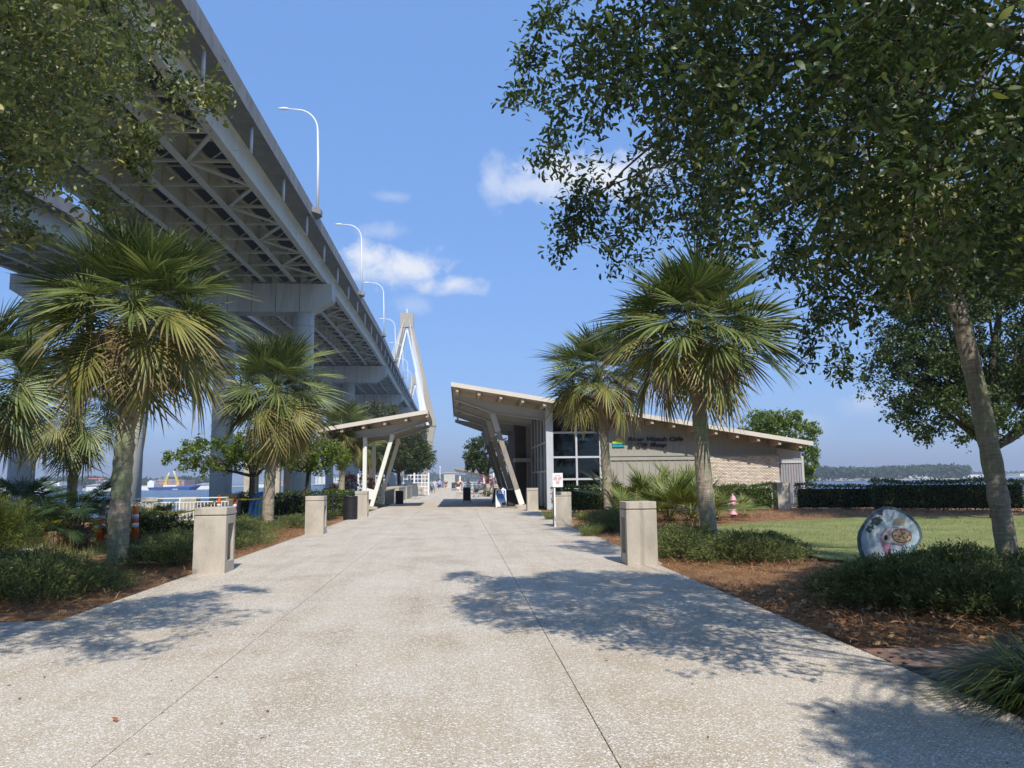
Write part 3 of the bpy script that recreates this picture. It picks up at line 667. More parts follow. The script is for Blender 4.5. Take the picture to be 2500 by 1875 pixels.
# sign lettering and emblem
def text_mesh(s, size, width=None, shear=0.0, ext=.02, offset=0.0):
    cu = bpy.data.curves.new('lettering', 'FONT'); cu.body = s; cu.size = size; cu.extrude = ext; cu.shear = shear; cu.offset = offset
    ob = bpy.data.objects.new('tmp', cu); COL.objects.link(ob); bpy.context.view_layer.update()
    me = bpy.data.meshes.new_from_object(ob.evaluated_get(bpy.context.evaluated_depsgraph_get())); bpy.data.objects.remove(ob)
    co = np.zeros(len(me.vertices)*3, np.float32); me.vertices.foreach_get('co', co); co = co.reshape(-1, 3)
    co[:, 0] -= co[:, 0].min()
    if width: co[:, 0] *= width/co[:, 0].max()
    me.vertices.foreach_set('co', co.ravel()); me.update(); return me
def put_text(s, o_, size, mat, parent, width=None, rz_=0.0, shear=0.0, ext=.02, offset=0.0, name='lettering'):
    me = text_mesh(s, size, width, shear, ext, offset); me.materials.clear(); me.materials.append(mat)
    o = link(bpy.data.objects.new(name, me)); o.parent = parent; o.location = tuple(np.asarray(o_)-ORG[parent]); o.rotation_euler = (math.pi/2, 0, rz_); ORG[o] = np.asarray(o_); return o
t1 = at(1533.5, 1077, YW-.1); t2 = at(1533, 1091.3, YW-.1)
put_text('River Watch Cafe', t1, .31, M['black'], cafe, XW(1668)-XW(1533.5), shear=.2, ext=.04, offset=.007)
put_text('& Gift Shop', t2, .31, M['black'], cafe, XW(1627)-XW(1533), shear=.2, ext=.04, offset=.007)
lc = at(1509.7, 1081, YW-.05); ls = (XW(1524.5)-XW(1495))/2
em = part('sign_emblem', MB().plate(lc+(0, 0, -ls*.55), (1, 0, 0), (0, 0, 1), [(-ls, -.15*ls), (ls, -.15*ls), (ls, .22*ls), (-ls, .22*ls)], .0, .03), simple('teal_enamel', (.02, .28, .33), .4), cafe)
part('emblem_wave', MB().plate(lc+(0, 0, -ls*.33), (1, 0, 0), (0, 0, 1), [(-ls, .03), (-ls*.2, .03), (0, .14*ls), (ls*.25, .03), (ls, .03), (ls, .2*ls), (-ls, .2*ls)], .001, .034), simple('blue_enamel', (.05, .42, .62), .4), em)
part('emblem_band', MB().plate(lc+(0, 0, -ls*.11), (1, 0, 0), (0, 0, 1), [(-ls, 0), (ls, 0), (ls, .17*ls), (-ls, .17*ls)], 0, .032), simple('green_enamel', (.22, .60, .06), .4), em)
part('emblem_band', MB().plate(lc+(0, 0, ls*.07), (1, 0, 0), (0, 0, 1), [(-ls, 0), (ls, 0), (ls, .1*ls), (-ls, .1*ls)], 0, .033), simple('yellow_enamel', (.85, .72, .03), .4), em)
sunm = MB()
ring = [(math.cos(a)*ls*.3, math.sin(a)*ls*.3) for a in np.linspace(0, math.pi, 14)]; sunm.plate(lc+(0, 0, ls*.175), (1, 0, 0), (0, 0, 1), ring, 0, .03)
for a in np.linspace(.12, math.pi-.12, 9):
    u = np.array([math.cos(a), math.sin(a)]); v = np.array([-u[1], u[0]])
    sunm.plate(lc+(0, 0, ls*.175), (1, 0, 0), (0, 0, 1), [tuple(u*ls*.34-v*ls*.07), tuple(u*ls*.62-v*ls*.06), tuple(u*ls*.7), tuple(u*ls*.62+v*ls*.06), tuple(u*ls*.34+v*ls*.07)], 0, .03)
part('emblem_sun', sunm, simple('sun_enamel', (.9, .68, .02), .4), em)

# ------------------------------------------------------------------ shade canopy on the left
can = thing('shade_canopy', 'small white steel shade canopy with tilted roof left of the walkway', 'canopy', (-5, 47, 0))
cz = lambda x: 5.56-.169*(-1.76-x)
CL, CR, CY0, CY1 = -8.2, -1.76, 44.0, 51.0
def slab_c(x0, x1, y0, y1, d0, d1):
    return MB().add([(x0, y0, cz(x0)+d0), (x1, y0, cz(x1)+d0), (x1, y1, cz(x1)+d0), (x0, y1, cz(x0)+d0), (x0, y0, cz(x0)+d1), (x1, y0, cz(x1)+d1), (x1, y1, cz(x1)+d1), (x0, y1, cz(x0)+d1)],
        [(0, 3, 2, 1), (4, 5, 6, 7), (0, 1, 5, 4), (1, 2, 6, 5), (2, 3, 7, 6), (3, 0, 4, 7)])
crf = part('roof', slab_c(CL+.04, CR-.04, CY0+.05, CY1, -.03, 0), M['roof'], can)
part('fascia', slab_c(CL, CR, CY0, CY0+.05, -.2, .03), M['fascia'], crf); part('fascia', slab_c(CR-.04, CR, CY0+.05, CY1, -.24, .03), M['wood_grey'], crf)
for i in range(9): part('soffit_board', slab_c(CL+.05, CR-.05, CY0+.06+i*.77, CY0+.06+i*.77+.75, -.12, -.04), M['wood_tan'], crf)
for x in np.arange(CL+.4, CR, 1.2): part('purlin', slab_c(x-.075, x+.075, CY0+.12, CY1-.1, -.40, -.125), M['wood_tan'], crf)
for y in (45.3, 50.0):
    xs = [CL+.3, -3.9, CR-.1]; d = [.22, .55, .18]; top = [(q, cz(q)-.405) for q in xs]; bot = [(q, cz(q)-.405-dd) for q, dd in zip(xs, d)]
    mb = MB().plate((0, y, 0), (1, 0, 0), (0, 0, 1), (top+bot[::-1])[::-1], -.03, .03)
    mb.bar((top[0][0], y, top[0][1]-.02), (top[2][0], y, top[2][1]-.02), .25, .035)
    for a, b in ((bot[0], bot[1]), (bot[1], bot[2])): mb.bar((a[0], y, a[1]+.02), (b[0], y, b[1]+.02), .25, .035)
    part('roof_beam', mb, M['grey_paint'], can)
    part('post', MB().bar((-3.83, y, cz(-3.83)-.96), (-5.02, y, .12), .22, .26, up=(0, 1, 0)), M['cream'], can)
    part('post', MB().bar((-5.42, y, cz(-5.42)-.85), (-5.42, y, .12), .22, .26, up=(0, 1, 0)), M['cream'], can)
    part('gusset_plate', MB().plate((0, y, 0), (1, 0, 0), (0, 0, 1), [(-5.3, 1.18), (-4.72, 1.02), (-4.92, .50), (-5.3, .56)][::-1], -.03, .03), M['cream'], can)
    part('plinth', MB().plate((0, y, 0), (1, 0, 0), (0, 0, 1), [(-5.75, -.04), (-5.75, .1), (-5.3, .2), (-4.68, .08), (-4.64, -.04)][::-1], -.3, .3), M['concrete'], can)

# ------------------------------------------------------------------ concrete piers with light niches
def pier(y, side, label, xo=0.0):
    x0, x1 = (-4.6, -4.05) if side > 0 else (3.02+xo, 3.58+xo); d = .58; h = 1.13
    t = thing('concrete_pier', label, 'concrete pier', ((x0+x1)/2, y+d/2, 0), 'concrete light piers lining the walkway')
    mb = MB(); g = .012
    a, b = (x0, x1-.13) if side > 0 else (x0+.13, x1)
    mb.bb(a, b, y+.14, y+d-.1, -.04, .985)
    fa, fb = (b, x1) if side > 0 else (x0, a)
    mb.bb(x0, x1, y, y+.14, -.04, .985); mb.bb(x0, x1, y+d-.1, y+d, -.04, .985); mb.bb(fa, fb, y+.14, y+d-.1, -.04, .2); mb.bb(fa, fb, y+.14, y+d-.1, .84, .985)
    bo = part('shaft', mb, M['concrete'], t); bv = bo.modifiers.new('bevel', 'BEVEL'); bv.width = .012; bv.segments = 2; bv.limit_method = 'ANGLE'
    part('shadow_groove', MB().bb(x0+g, x1-g, y+g, y+d-g, .985, 1.0), M['bark'], t)
    c = part('cap', MB().bb(x0, x1, y, y+d, 1.0, h), M['concrete'], t); bv = c.modifiers.new('bevel', 'BEVEL'); bv.width = .012; bv.segments = 2
    fx = b+.001 if side > 0 else a-.031
    f = part('light_fixture', MB().bb(fx, fx+.03, y+.18, y+d-.14, .5, .8), M['alu'], t)
    part('lens', MB().bb(fx+.006*side, fx+.03+.006*side, y+.21, y+d-.17, .54, .7), M['dkgrey'], f)
    part('niche_plate', MB().bb(fx, fx+.02, y+.2, y+d-.16, .24, .46), M['grey_paint'], t)
pier(13.94, 1, 'nearest concrete pier on the left edge of the walkway')
pier(23.75, 1, 'second concrete pier along the left edge, right of the grey-trunked palm')
pier(34.9, 1, 'third concrete pier on the left, behind the black litter bin')
pier(13.94, -1, 'nearest concrete pier on the right edge of the walkway, before the big palm')
pier(25.6, -1, 'second concrete pier on the right, with the white sign above it', .14)
pier(38.9, -1, 'third concrete pier on the right, beside the leaning timber posts', .40)
# ------------------------------------------------------------------ no-smoking zone sign
sg = thing('zone_sign', 'small white zone sign with three red prohibition rings on a post', 'sign', (3.0, 25.3, 0))
s0 = at(1361.5, 1172, 25.35)
part('post', MB().bb(s0[0]-.13, s0[0]-.08, 25.38, 25.42, 0, s0[2]+.1), M['white'], sg)
bd = part('panel', MB().bb(s0[0]-.17, s0[0]+.17, 25.35, 25.375, s0[2]-.23, s0[2]+.23), M['white'], sg)
redm = simple('sign_red', (.55, .03, .03), .5); grm = simple('sign_grey_print', (.25, .3, .3), .6)
put_text('ZONE', (s0[0]-.085, 25.348, s0[2]+.125), .06, grm, sg, .17, ext=.001)
for dx, dz in ((-.075, .045), (.07, .045), (0, -.075)):
    mb = MB(); n = 24
    for k in range(n):
        a0, a1 = 2*math.pi*k/n, 2*math.pi*(k+1)/n
        mb.add([(s0[0]+dx+r*math.cos(a), 25.347, s0[2]+dz+r*math.sin(a)) for r, a in ((.046, a0), (.058, a0), (.058, a1), (.046, a1))], [(0, 1, 2, 3)])
    q = .035; mb.add([(s0[0]+dx-q-.005, 25.346, s0[2]+dz-q+.005), (s0[0]+dx-q+.005, 25.346, s0[2]+dz-q-.005), (s0[0]+dx+q+.005, 25.346, s0[2]+dz+q-.005), (s0[0]+dx+q-.005, 25.346, s0[2]+dz+q+.005)], [(0, 1, 2, 3)])
    part('prohibition_ring', mb, redm, sg); part('pictogram', MB().blob((s0[0]+dx, 25.347, s0[2]+dz), (.022, .001, .018), 8, 5), grm, sg)
# ------------------------------------------------------------------ A-frame boards
def aframe(px, py, h, w, label, kind, rz_=0.0):
    p = G(px, py); t = thing('sandwich_board', label, 'sign', p, 'sandwich boards outside the cafe')
    cs, sn = math.cos(rz_), math.sin(rz_); ex = np.array([cs, sn, 0]); ey = np.array([-sn, cs, 0]); fr = M['white'] if kind == 'poster' else M['wood_grey'] if kind == 'chalk' else M['black']
    for s in (0, 1):
        b = p+ey*(.55*s); lean = nrm(np.array([0, 0, h])+ey*(.24 if s == 0 else -.24))
        outer = [(-w/2, 0), (-w/2+.05, .0), (-w/2+.06, .05), (w/2-.06, .05), (w/2-.05, 0), (w/2, 0), (w/2-.02, h*.93), (w/2-.1, h*.93), (w/2-.12, h), (.09, h), (.07, h*.93), (-.07, h*.93), (-.09, h), (-w/2+.12, h), (-w/2+.1, h*.93), (-w/2+.02, h*.93)]
        if kind != 'poster': outer = [(-w/2, 0), (-w/2+.05, 0), (-w/2+.05, .08), (w/2-.05, .08), (w/2-.05, 0), (w/2, 0), (w/2, h), (-w/2, h)]
        part('frame', MB().plate(b, ex, lean, outer, -.015, .015), fr, t)
        if s == 0:
            nn = np.cross(ex, lean); face = b+nn*.016
            if kind == 'poster':
                pm_ = poster_mat(); q = part('poster', MB().plate(face, ex, lean, [(-w/2+.05, .1), (w/2-.05, .1), (w/2-.06, h*.87), (-w/2+.06, h*.87)], 0, .004), pm_, t)
                for (a0, a1, z0, z1) in ((-.17, .17, .80, .835), (-.14, .14, .755, .785), (-.15, .15, .70, .745)):
                    part('print', MB().plate(face+nn*.0045, ex, lean, [(a0, z0*h), (a1, z0*h), (a1, z1*h), (a0, z1*h)], 0, .001), M['white'], t)
                part('print', MB().plate(face+nn*.0045, ex, lean, [(-w/2+.06, .11*h), (w/2-.06, .11*h), (w/2-.07, .24*h), (.12, .34*h), (.02, .25*h), (-.05, .33*h), (-.13, .23*h), (-w/2+.06, .26*h)], 0, .001), M['white'], t)
                part('print', MB().plate(face+nn*.0065, ex, lean, [(.03, .12*h), (w/2-.07, .12*h), (w/2-.08, .3*h), (.13, .22*h), (.09, .29*h), (.05, .2*h)], 0, .001), simple('poster_dark', (.02, .03, .07), .6), t)
            else:
                part('chalkboard', MB().plate(face, ex, lean, [(-w/2+.05, .13), (w/2-.05, .13), (w/2-.05, h-.05), (-w/2+.05, h-.05)], 0, .004), simple('slate', (.022, .023, .026), .6, .4, 9), t)
    return t
def poster_mat():
    m, nt, out = newmat('blue_poster'); L = nt.links; P = pos_node(nt); sx = N(nt, 'ShaderNodeSeparateXYZ'); L.new(P, sx.inputs[0])
    c = ramp(nt, sx.outputs[2], [(.3, (.5, .65, .85)), (.55, (.08, .25, .65)), (.95, (.01, .06, .30))]).outputs[0]
    bs = N(nt, 'ShaderNodeBsdfPrincipled', i_Roughness=.4); L.new(c, bs.inputs['Base Color']); L.new(bs.outputs[0], out.inputs[0]); return m
aframe(1224, 1239, 1.12, .62, 'white plastic sandwich board with blue poster by the leaning posts', 'poster', .05)
aframe(1140, 1226, 1.08, .56, 'dark chalkboard sandwich board standing alone in the middle of the walkway', 'chalk', 0)
aframe(1209, 1231, 1.05, .55, 'black sandwich board half hidden left of the blue poster board', 'black', -.75)
aframe(1252, 1237, .98, .60, 'black sandwich board leaning beside the foot of the nearest timber post', 'black', .35)
aframe(1107, 1193.5, 1.2, .7, 'distant dark sandwich board far down the walkway', 'black', 0)
# ------------------------------------------------------------------ hydrant
hp = G(1791, 1263); hy = thing('fire_hydrant', 'pink painted fire hydrant on the straw bed before the hedge', 'fire hydrant', hp)
k = .88/.9
part('standpipe', MB().lathe(hp, [(.10, -.05), (.10, .1)], 18), M['rust'], hy, True)
part('barrel', MB().lathe(hp, [(.17, .1), (.17, .14), (.115, .16), (.11, .3), (.115, .45), (.125, .62), (.13, .64)], 20), M['pink_iron'], hy, True)
part('bonnet', MB().lathe(hp, [(.155, .64), (.155, .68), (.12, .70), (.11, .76), (.075, .83), (.03, .87), (.03, .91), (.01, .92)], 20), M['pink_iron'], hy, True)
for a, r_ in ((-1.9, .075), (math.pi, .05), (-.2, .05)):
    d = np.array([math.cos(a), math.sin(a), 0]); part('hose_nozzle', MB().tube([hp+(0, 0, .5)+d*.1, hp+(0, 0, .5)+d*.19, hp+(0, 0, .5)+d*.2, hp+(0, 0, .5)+d*.23], [r_, r_, r_*.5, r_*.5], 12), M['pink_iron'], hy, True)
ch = [hp+(-.2, -.05, .5), hp+(-.21, -.07, .35), hp+(-.17, -.1, .28), hp+(-.11, -.12, .33)]; part('chain', MB().tube(ch, .009, 6), M['reflect'], hy)
# ------------------------------------------------------------------ painted oyster-shell sculptures
def watercolor(name, stops, sc=2.4):
    m, nt, out = newmat(name); L = nt.links; P = pos_node(nt); n = N(nt, 'ShaderNodeTexNoise', i_Scale=sc, i_Detail=6.0, i_Roughness=.55, i_Distortion=.6); L.new(P, n.inputs['Vector'])
    c = ramp(nt, n.outputs[0], stops).outputs[0]; bs = N(nt, 'ShaderNodeBsdfPrincipled', i_Roughness=.35); L.new(c, bs.inputs['Base Color']); L.new(bs.outputs[0], out.inputs[0]); return m
sy = 13.3
def spx(px, py): q = at(px, py, sy); return q[0], q[2]
scx, scz = spx(2172, 1310)
sh = thing('shell_sculpture', 'painted shell sculpture with pink and blue picture facing the walkway', 'sculpture', (scx, sy, 0), 'painted shell sculptures in the beds')
outl = [(2160, 1237), (2182, 1238), (2205, 1249), (2222, 1264), (2235, 1280), (2241, 1296), (2243, 1311), (2237, 1325), (2230, 1333), (2226, 1345), (2221, 1366), (2217, 1385), (2130, 1385), (2112, 1365), (2104, 1342), (2102, 1318), (2104, 1301), (2112, 1284), (2122, 1268), (2138, 1251)]
full = [spx(*p) for p in outl]; inn = [(scx+(a-scx)*.9, scz+(b-scz)*.91) for a, b in full]
def flat(name, poly, y0, y1, mat, par): return part(name, MB().plate((0, (y0+y1)/2, 0), (1, 0, 0), (0, 0, 1), poly, -(y1-y0)/2, (y1-y0)/2), mat, par)
sb = flat('shell', full, sy, sy+.07, simple('shell_edge', (.11, .16, .18), .5, .4, 9), sh)
flat('painted_face', inn, sy-.012, sy-.001, watercolor('shell_blue_wash', [(.3, (.25, .35, .42)), (.45, (.41, .52, .58)), (.58, (.60, .66, .69)), (.72, (.31, .45, .60))]), sh)
def px_poly(pts): return [spx(2050+a/6.912, 1180+b/6.912) for a, b in pts]
def ell(cx, cy, a, b, rot=0, n=18, jit=0): return [(cx+math.cos(t)*a*math.cos(rot)-math.sin(t)*b*math.sin(rot)+random.uniform(-jit, jit), cy+math.cos(t)*a*math.sin(rot)+math.sin(t)*b*math.cos(rot)+random.uniform(-jit, jit)) for t in np.linspace(2*math.pi, 0, n, endpoint=False)]
cw = lambda pts: pts[::-1]
flat('picture_outline', px_poly(cw([(720, 830), (800, 745), (900, 735), (1060, 745), (1150, 790), (1170, 900), (1140, 1010), (1030, 1050), (880, 1030), (850, 1080), (870, 1200), (930, 1300), (750, 1300), (770, 1180), (720, 1050), (680, 930)])), sy-.016, sy-.0125, simple('mauve_paint', (.34, .25, .34), .4), sh)
flat('picture_head', px_poly(cw([(740, 840), (810, 765), (900, 752), (1050, 762), (1130, 800), (1140, 1000), (1030, 1030), (860, 1005), (770, 1010), (720, 940)])), sy-.02, sy-.0165, simple('off_white_paint', (.44, .41, .42), .4), sh)
flat('picture_neck', px_poly(cw([(745, 1030), (850, 1030), (830, 1090), (850, 1200), (900, 1300), (770, 1300), (790, 1180)])), sy-.022, sy-.0165, simple('pink_paint', (.52, .22, .33), .4), sh)
flat('picture_oval_rim', px_poly(ell(1018, 882, 152, 122, .25)), sy-.024, sy-.0205, simple('dark_paint', (.05, .03, .03), .4), sh)
flat('picture_oval', px_poly(ell(1018, 882, 140, 110, .25)), sy-.027, sy-.0245, watercolor('speckled_tan', [(.40, (.06, .04, .03)), (.47, (.33, .23, .14)), (.6, (.50, .38, .25))], 38), sh)
flat('picture_eye', px_poly(ell(782, 915, 27, 46)), sy-.024, sy-.0205, M['black'], sh)
for q in range(30):
    a, b = 560+random.uniform(-60, 190), 0; b = 790-(a-500)*1.15+random.uniform(-75, 95)
    flat('picture_leaf', px_poly(ell(a, b, random.uniform(18, 42), random.uniform(14, 34), random.random()*3, 7, 9)), sy-.0145-.0001*q, sy-.0125, simple('dark_green_paint_%d' % q, (.07, .10, .09), .4, .3, 20), sh)
flat('picture_patch', px_poly([(880, 690), (1060, 720), (1070, 580), (900, 600)]), sy-.015, sy-.0125, watercolor('ochre_wash', [(.35, (.32, .25, .16)), (.6, (.45, .40, .33))], 6), sh)
flat('picture_patch', px_poly([(1150, 1120), (1210, 1250), (1240, 1050), (1160, 1020)]), sy-.015, sy-.0125, simple('teal_wash', (.14, .25, .28), .4, .3, 8), sh)
part('stand', MB().bb(scx-.2, scx+.2, sy+.02, sy+.06, -.05, scz-.35), M['black'], sh); sh.rotation_euler = (0, 0, R(-17))
# second sculpture, seen from behind beside the grey-trunked palm
b0 = G(634, 1276); sh2 = thing('shell_sculpture', 'blue shell sculpture seen edge-on, half hidden by a palm trunk', 'sculpture', b0, 'painted shell sculptures in the beds')
ex = nrm((.62, .78, 0)); ol = [(-.42, .05), (-.5, .35), (-.42, .8), (-.2, 1.12), (.1, 1.2), (.36, 1.05), (.5, .7), (.46, .3), (.38, .0)]
part('shell', MB().plate(b0, ex, (0, 0, 1), ol[::-1], -.09, .09), simple('cobalt_paint', (.03, .12, .36), .35, .2, 5), sh2)
part('painted_ridge', MB().plate(b0, ex, (0, 0, 1), [(a*.8, b*.85+.06) for a, b in ol[::-1]], .0905, .14), simple('light_blue_paint', (.06, .20, .42), .35, .35, 6), sh2)
part('painted_ridge', MB().plate(b0, ex, (0, 0, 1), [(a*.5, b*.6+.2) for a, b in ol[::-1]], .1405, .17), simple('sea_green_paint', (.10, .30, .28), .35, .35, 6), sh2)
# ------------------------------------------------------------------ cones and caution tape
def cone(px, py, label):
    p = G(px, py); t = thing('traffic_delineator', label, 'traffic cone', p, 'orange delineator cones behind the left bed')
    part('base', MB().lathe(p, [(.2, -.04), (.2, .03), (.1, .05), (.02, .05)], 8), M['black'], t)
    b = part('cone_body', MB().lathe(p, [(.098, .04), (.068, .93), (.045, .95), (.02, .95)], 16), M['orange'], t, True)
    for z0, z1 in ((.40, .52), (.63, .75)):
        part('reflective_band', MB().lathe(p, [(.1005-.0337*(z0-.04), z0), (.1005-.0337*(z1-.04), z1)], 16), M['reflect'], t, True)
    part('handle', MB().tube([p+(-.035, 0, .94), p+(-.035, 0, 1.05), p+(0, 0, 1.09), p+(.035, 0, 1.05), p+(.035, 0, .94)], .014, 8), M['orange'], t, True)
    return p
c1 = cone(245, 1328, 'orange and white delineator cone left of the front palm trunk')
c2 = cone(328, 1325, 'orange and white delineator cone just right of the front palm trunk')
c3 = cone(571, 1280, 'orange and white delineator cone beside the dark granite block')
c4_ = cone(533, 1277, 'delineator cone whose top shows above the nearest left pier')
def tape(a, b, sag, label, n=18):
    t = thing('caution_tape', label, 'tape', (np.asarray(a)+np.asarray(b))/2*(1, 1, 0), 'yellow caution tape between the cones')
    V = []; F = []
    for i in range(n+1):
        f = i/n; p = np.asarray(a)*(1-f)+np.asarray(b)*f; p = p-np.array([0, 0, sag*4*f*(1-f)]); tw = .9*math.sin(f*7+a[0]); 
        V += [p+np.array([0, math.sin(tw)*.035, .035*math.cos(tw)]), p-np.array([0, math.sin(tw)*.035, .035*math.cos(tw)])]
    F = [(2*i, 2*i+1, 2*i+3, 2*i+2) for i in range(n)]
    mb = MB(); mb.add(V, F); part('ribbon', mb, M['tape'], t)
pl0 = G(100, 1340)+(0, 0, .62)
tape(pl0, c1+(0, 0, .92), .04, 'yellow tape from the shrubs to the leftmost cone')
tape(c1+(0, 0, .92), c2+(0, 0, .95), .03, 'short yellow tape between the two cones at the front palm')
tape(c2+(0, 0, .98), c4_+(0, 0, .95), .35, 'sagging yellow tape in front of the white railing')
tape(c4_+(0, 0, .95), c3+(0, 0, .95), .02, 'short yellow tape in front of the granite block')
tape(c3+(0, 0, .95), G(640, 1277)+(0, 0, .95), .03, 'yellow tape from the cone to the blue sculpture')
# ------------------------------------------------------------------ railings
def railing(a, b, h, name, label, mat, step, pr=.012, postr=.03, post_every=16, group=None):
    a, b = np.asarray(a, float), np.asarray(b, float); L = np.linalg.norm(b-a); n = max(2, int(L/step)); d = (b-a)/L
    t = thing(name, label, 'railing', (a+b)/2, group)
    for zz in (h, h-.16, .12): part('rail', MB().bar(a+(0, 0, zz), b+(0, 0, zz), .045, .04), mat, t)
    me = None
    for i in range(n+1):
        p = a+d*L*i/n
        if i % post_every == 0: part('post', MB().box(p+(0, 0, h/2), (postr*2, postr*2, h+.06)), mat, t)
        else:
            if me is None:
                mb = MB().bb(-pr, pr, -pr, pr, .12, h-.16); me = bpy.data.meshes.new('picket'); me.from_pydata(mb.v, [], mb.f); me.materials.append(mat)
            o = link(bpy.data.objects.new('picket', me)); o.parent = t; o.location = tuple(p-ORG[t]); ORG[o] = p
    return t
ra, rb = G(296, 1281), G(556, 1274)
railing(ra, rb, .98, 'white_railing', 'white metal railing behind the cones at the water edge', M['white'], .125, .014)
railing((-5.35, 50.6, 0), (-8.5, 56, 0), 1.0, 'white_railing', 'white metal railing behind the small canopy', M['white'], .16, .016)
railing(at(700, 1262, 35.2)*(1, 1, 0), at(840, 1255, 35.6)*(1, 1, 0), .95, 'black_fence', 'low black picket fence in front of the left hedge', M['black'], .12, .009)
railing((5.0, 37.6, 0), (15.0, 37.2, 0), 1.1, 'white_picket_fence', 'white picket fence hidden behind the hedge in front of the cafe', M['white'], .13, .014)
railing((15.9, 36.9, 0), (19.6, 36.0, 0), 1.05, 'white_picket_fence', 'white picket fence showing through the hedge right of the tall pier', M['white'], .13, .016)
# boardwalk edge with concrete posts
for i, (px, lab) in enumerate(((366, 'left of the two squat concrete posts on the boardwalk edge'), (460, 'right of the two squat concrete posts on the boardwalk edge'))):
    q = at(px, 1215, 37); t = thing('boardwalk_post', lab, 'post', (q[0], 37, -.07), 'concrete posts of the boardwalk edge')
    part('shaft', MB().bb(q[0]-.33, q[0]+.33, 37, 37.66, -.09, .75), M['concrete'], t); part('cap', MB().bb(q[0]-.36, q[0]+.36, 36.97, 37.69, .75, .93), M['concrete'], t)
bw_ = thing('boardwalk_rail', 'dark handrail running along the boardwalk behind the white railing', 'railing', (-17, 37.3, 0))
part('handrail', MB().bar((-26, 37.3, .52), (-10.2, 37.3, .60), .2, .07), M['wood_grey'], bw_)
for xx in np.arange(-25.5, -10.5, 2.4): part('post', MB().bb(xx-.05, xx+.05, 37.25, 37.35, -.09, .5), M['wood_grey'], bw_)
# ------------------------------------------------------------------ bins, boxes, blocks
def slat_bin(p, r, h, label, name='litter_bin', slats=26):
    t = thing(name, label, 'bin', p, 'black litter bins by the walkway')
    part('liner', MB().lathe(p, [(r*.84, .06), (r*.84, h*.93), (r*.8, h*.93), (.02, h*.6)], 20), M['black'], t)
    part('base_ring', MB().lathe(p, [(r, 0), (r, .07), (r*.8, .07)], 24), M['black'], t); part('rim', MB().lathe(p, [(r*.92, h*.93), (r*1.03, h*.94), (r*1.03, h), (r*.7, h), (r*.68, h*.95)], 24), M['black'], t, True)
    for k in range(slats):
        a = 2*math.pi*k/slats; c = p+np.array([math.cos(a)*r, math.sin(a)*r, h*.5]); part('slat', MB().box(c, (.012, .045, h*.88), rz=a), M['black'], t)
slat_bin(G(855, 1268), .29, .96, 'black slatted litter bin in front of the third left pier')
slat_bin(np.array([*at(975, 1225, 53.5)[:2], 0]), .27, .9, 'farther black litter bin beyond the small canopy', slats=14)
wp = G(826, 1254); t = thing('marker_post', 'short square timber post in front of the hedge, left of the bin', 'post', wp)
part('shaft', MB().bb(wp[0]-.07, wp[0]+.07, wp[1]-.07, wp[1]+.07, -.05, .82), M['wood_post'], t); part('chamfer', MB().lathe(wp+(0, 0, .82), [(.095, 0), (.06, .04), (.01, .045)], 4), M['wood_post'], t)
gp = G(559, 1272); t = thing('granite_block', 'dark polished granite memorial block behind the nearest left pier', 'memorial', gp)
part('shaft', MB().bb(gp[0]-.33, gp[0]+.33, gp[1], gp[1]+.6, -.05, .95), M['granite'], t); part('cap', MB().bb(gp[0]-.4, gp[0]+.42, gp[1]-.06, gp[1]+.66, .95, 1.12), simple('black_granite', (.05, .05, .055), .3, .3, 14), t)
up_ = G(2071, 1241); t = thing('utility_box', 'grey utility pedestal box standing in front of the right hedge', 'utility box', up_)
bo = part('housing', MB().bb(up_[0]-.18, up_[0]+.18, up_[1], up_[1]+.3, -.05, .66), M['dkgrey'], t); bv = bo.modifiers.new('b', 'BEVEL'); bv.width = .03; bv.segments = 2
part('notice', MB().bb(up_[0]-.03, up_[0]+.07, up_[1]-.004, up_[1]-.001, .42, .58), M['white'], t); part('notice', MB().bb(up_[0]-.05, up_[0]+.1, up_[1]-.004, up_[1]-.001, .27, .34), M['white'], t)
hpz = at(1912, 1240, 36.2); t = thing('hedge_pier', 'pale concrete pier standing between two lengths of hedge at right', 'concrete pier', (hpz[0], 36.3, 0))
bo = part('shaft', MB().bb(hpz[0]-.31, hpz[0]+.31, 36.0, 36.6, -.08, 1.12), M['concrete'], t); part('cap', MB().bb(hpz[0]-.33, hpz[0]+.33, 35.98, 36.62, 1.12, 1.28), M['concrete'], t)
# concrete memorial pavilion under the bridge
mp_ = thing('memorial_pavilion', 'pale concrete pavilion of square columns and lintels behind the small tree', 'pavilion', (-12.9, 50, 0))
xa, xb = XW(607, 1160, 49), XW(676, 1160, 49)
for xx, yy in ((xa, 49), (xb, 49), (xa-.3, 51.6), (xb+.1, 51.6)): part('column', MB().bb(xx-.22, xx+.22, yy-.22, yy+.22, -.08, 2.6), M['concrete'], mp_)
part('lintel', MB().bb(xa-.3, xb+.3, 48.7, 49.3, 2.6, 3.25), M['concrete'], mp_); part('lintel', MB().bb(xa-.6, xb+.4, 51.3, 51.9, 2.6, 3.25), M['concrete'], mp_)
part('cornice', MB().bb(xa-.7, xb+.7, 48.4, 52.3, 3.25, 3.38), M['wood_grey'], mp_); part('roof', MB().add([(xa-.5, 48.6, 3.38), (xb+.5, 48.6, 3.38), (xb+.5, 52.1, 3.38), (xa-.5, 52.1, 3.38), ((xa+xb)/2, 50.3, 3.9)], [(0, 1, 4), (1, 2, 4), (2, 3, 4), (3, 0, 4)]), M['wood_grey'], mp_)
part('low_wall', MB().bb(xa+.3, xb-.3, 48.8, 49.2, -.08, .75), M['concrete'], mp_)
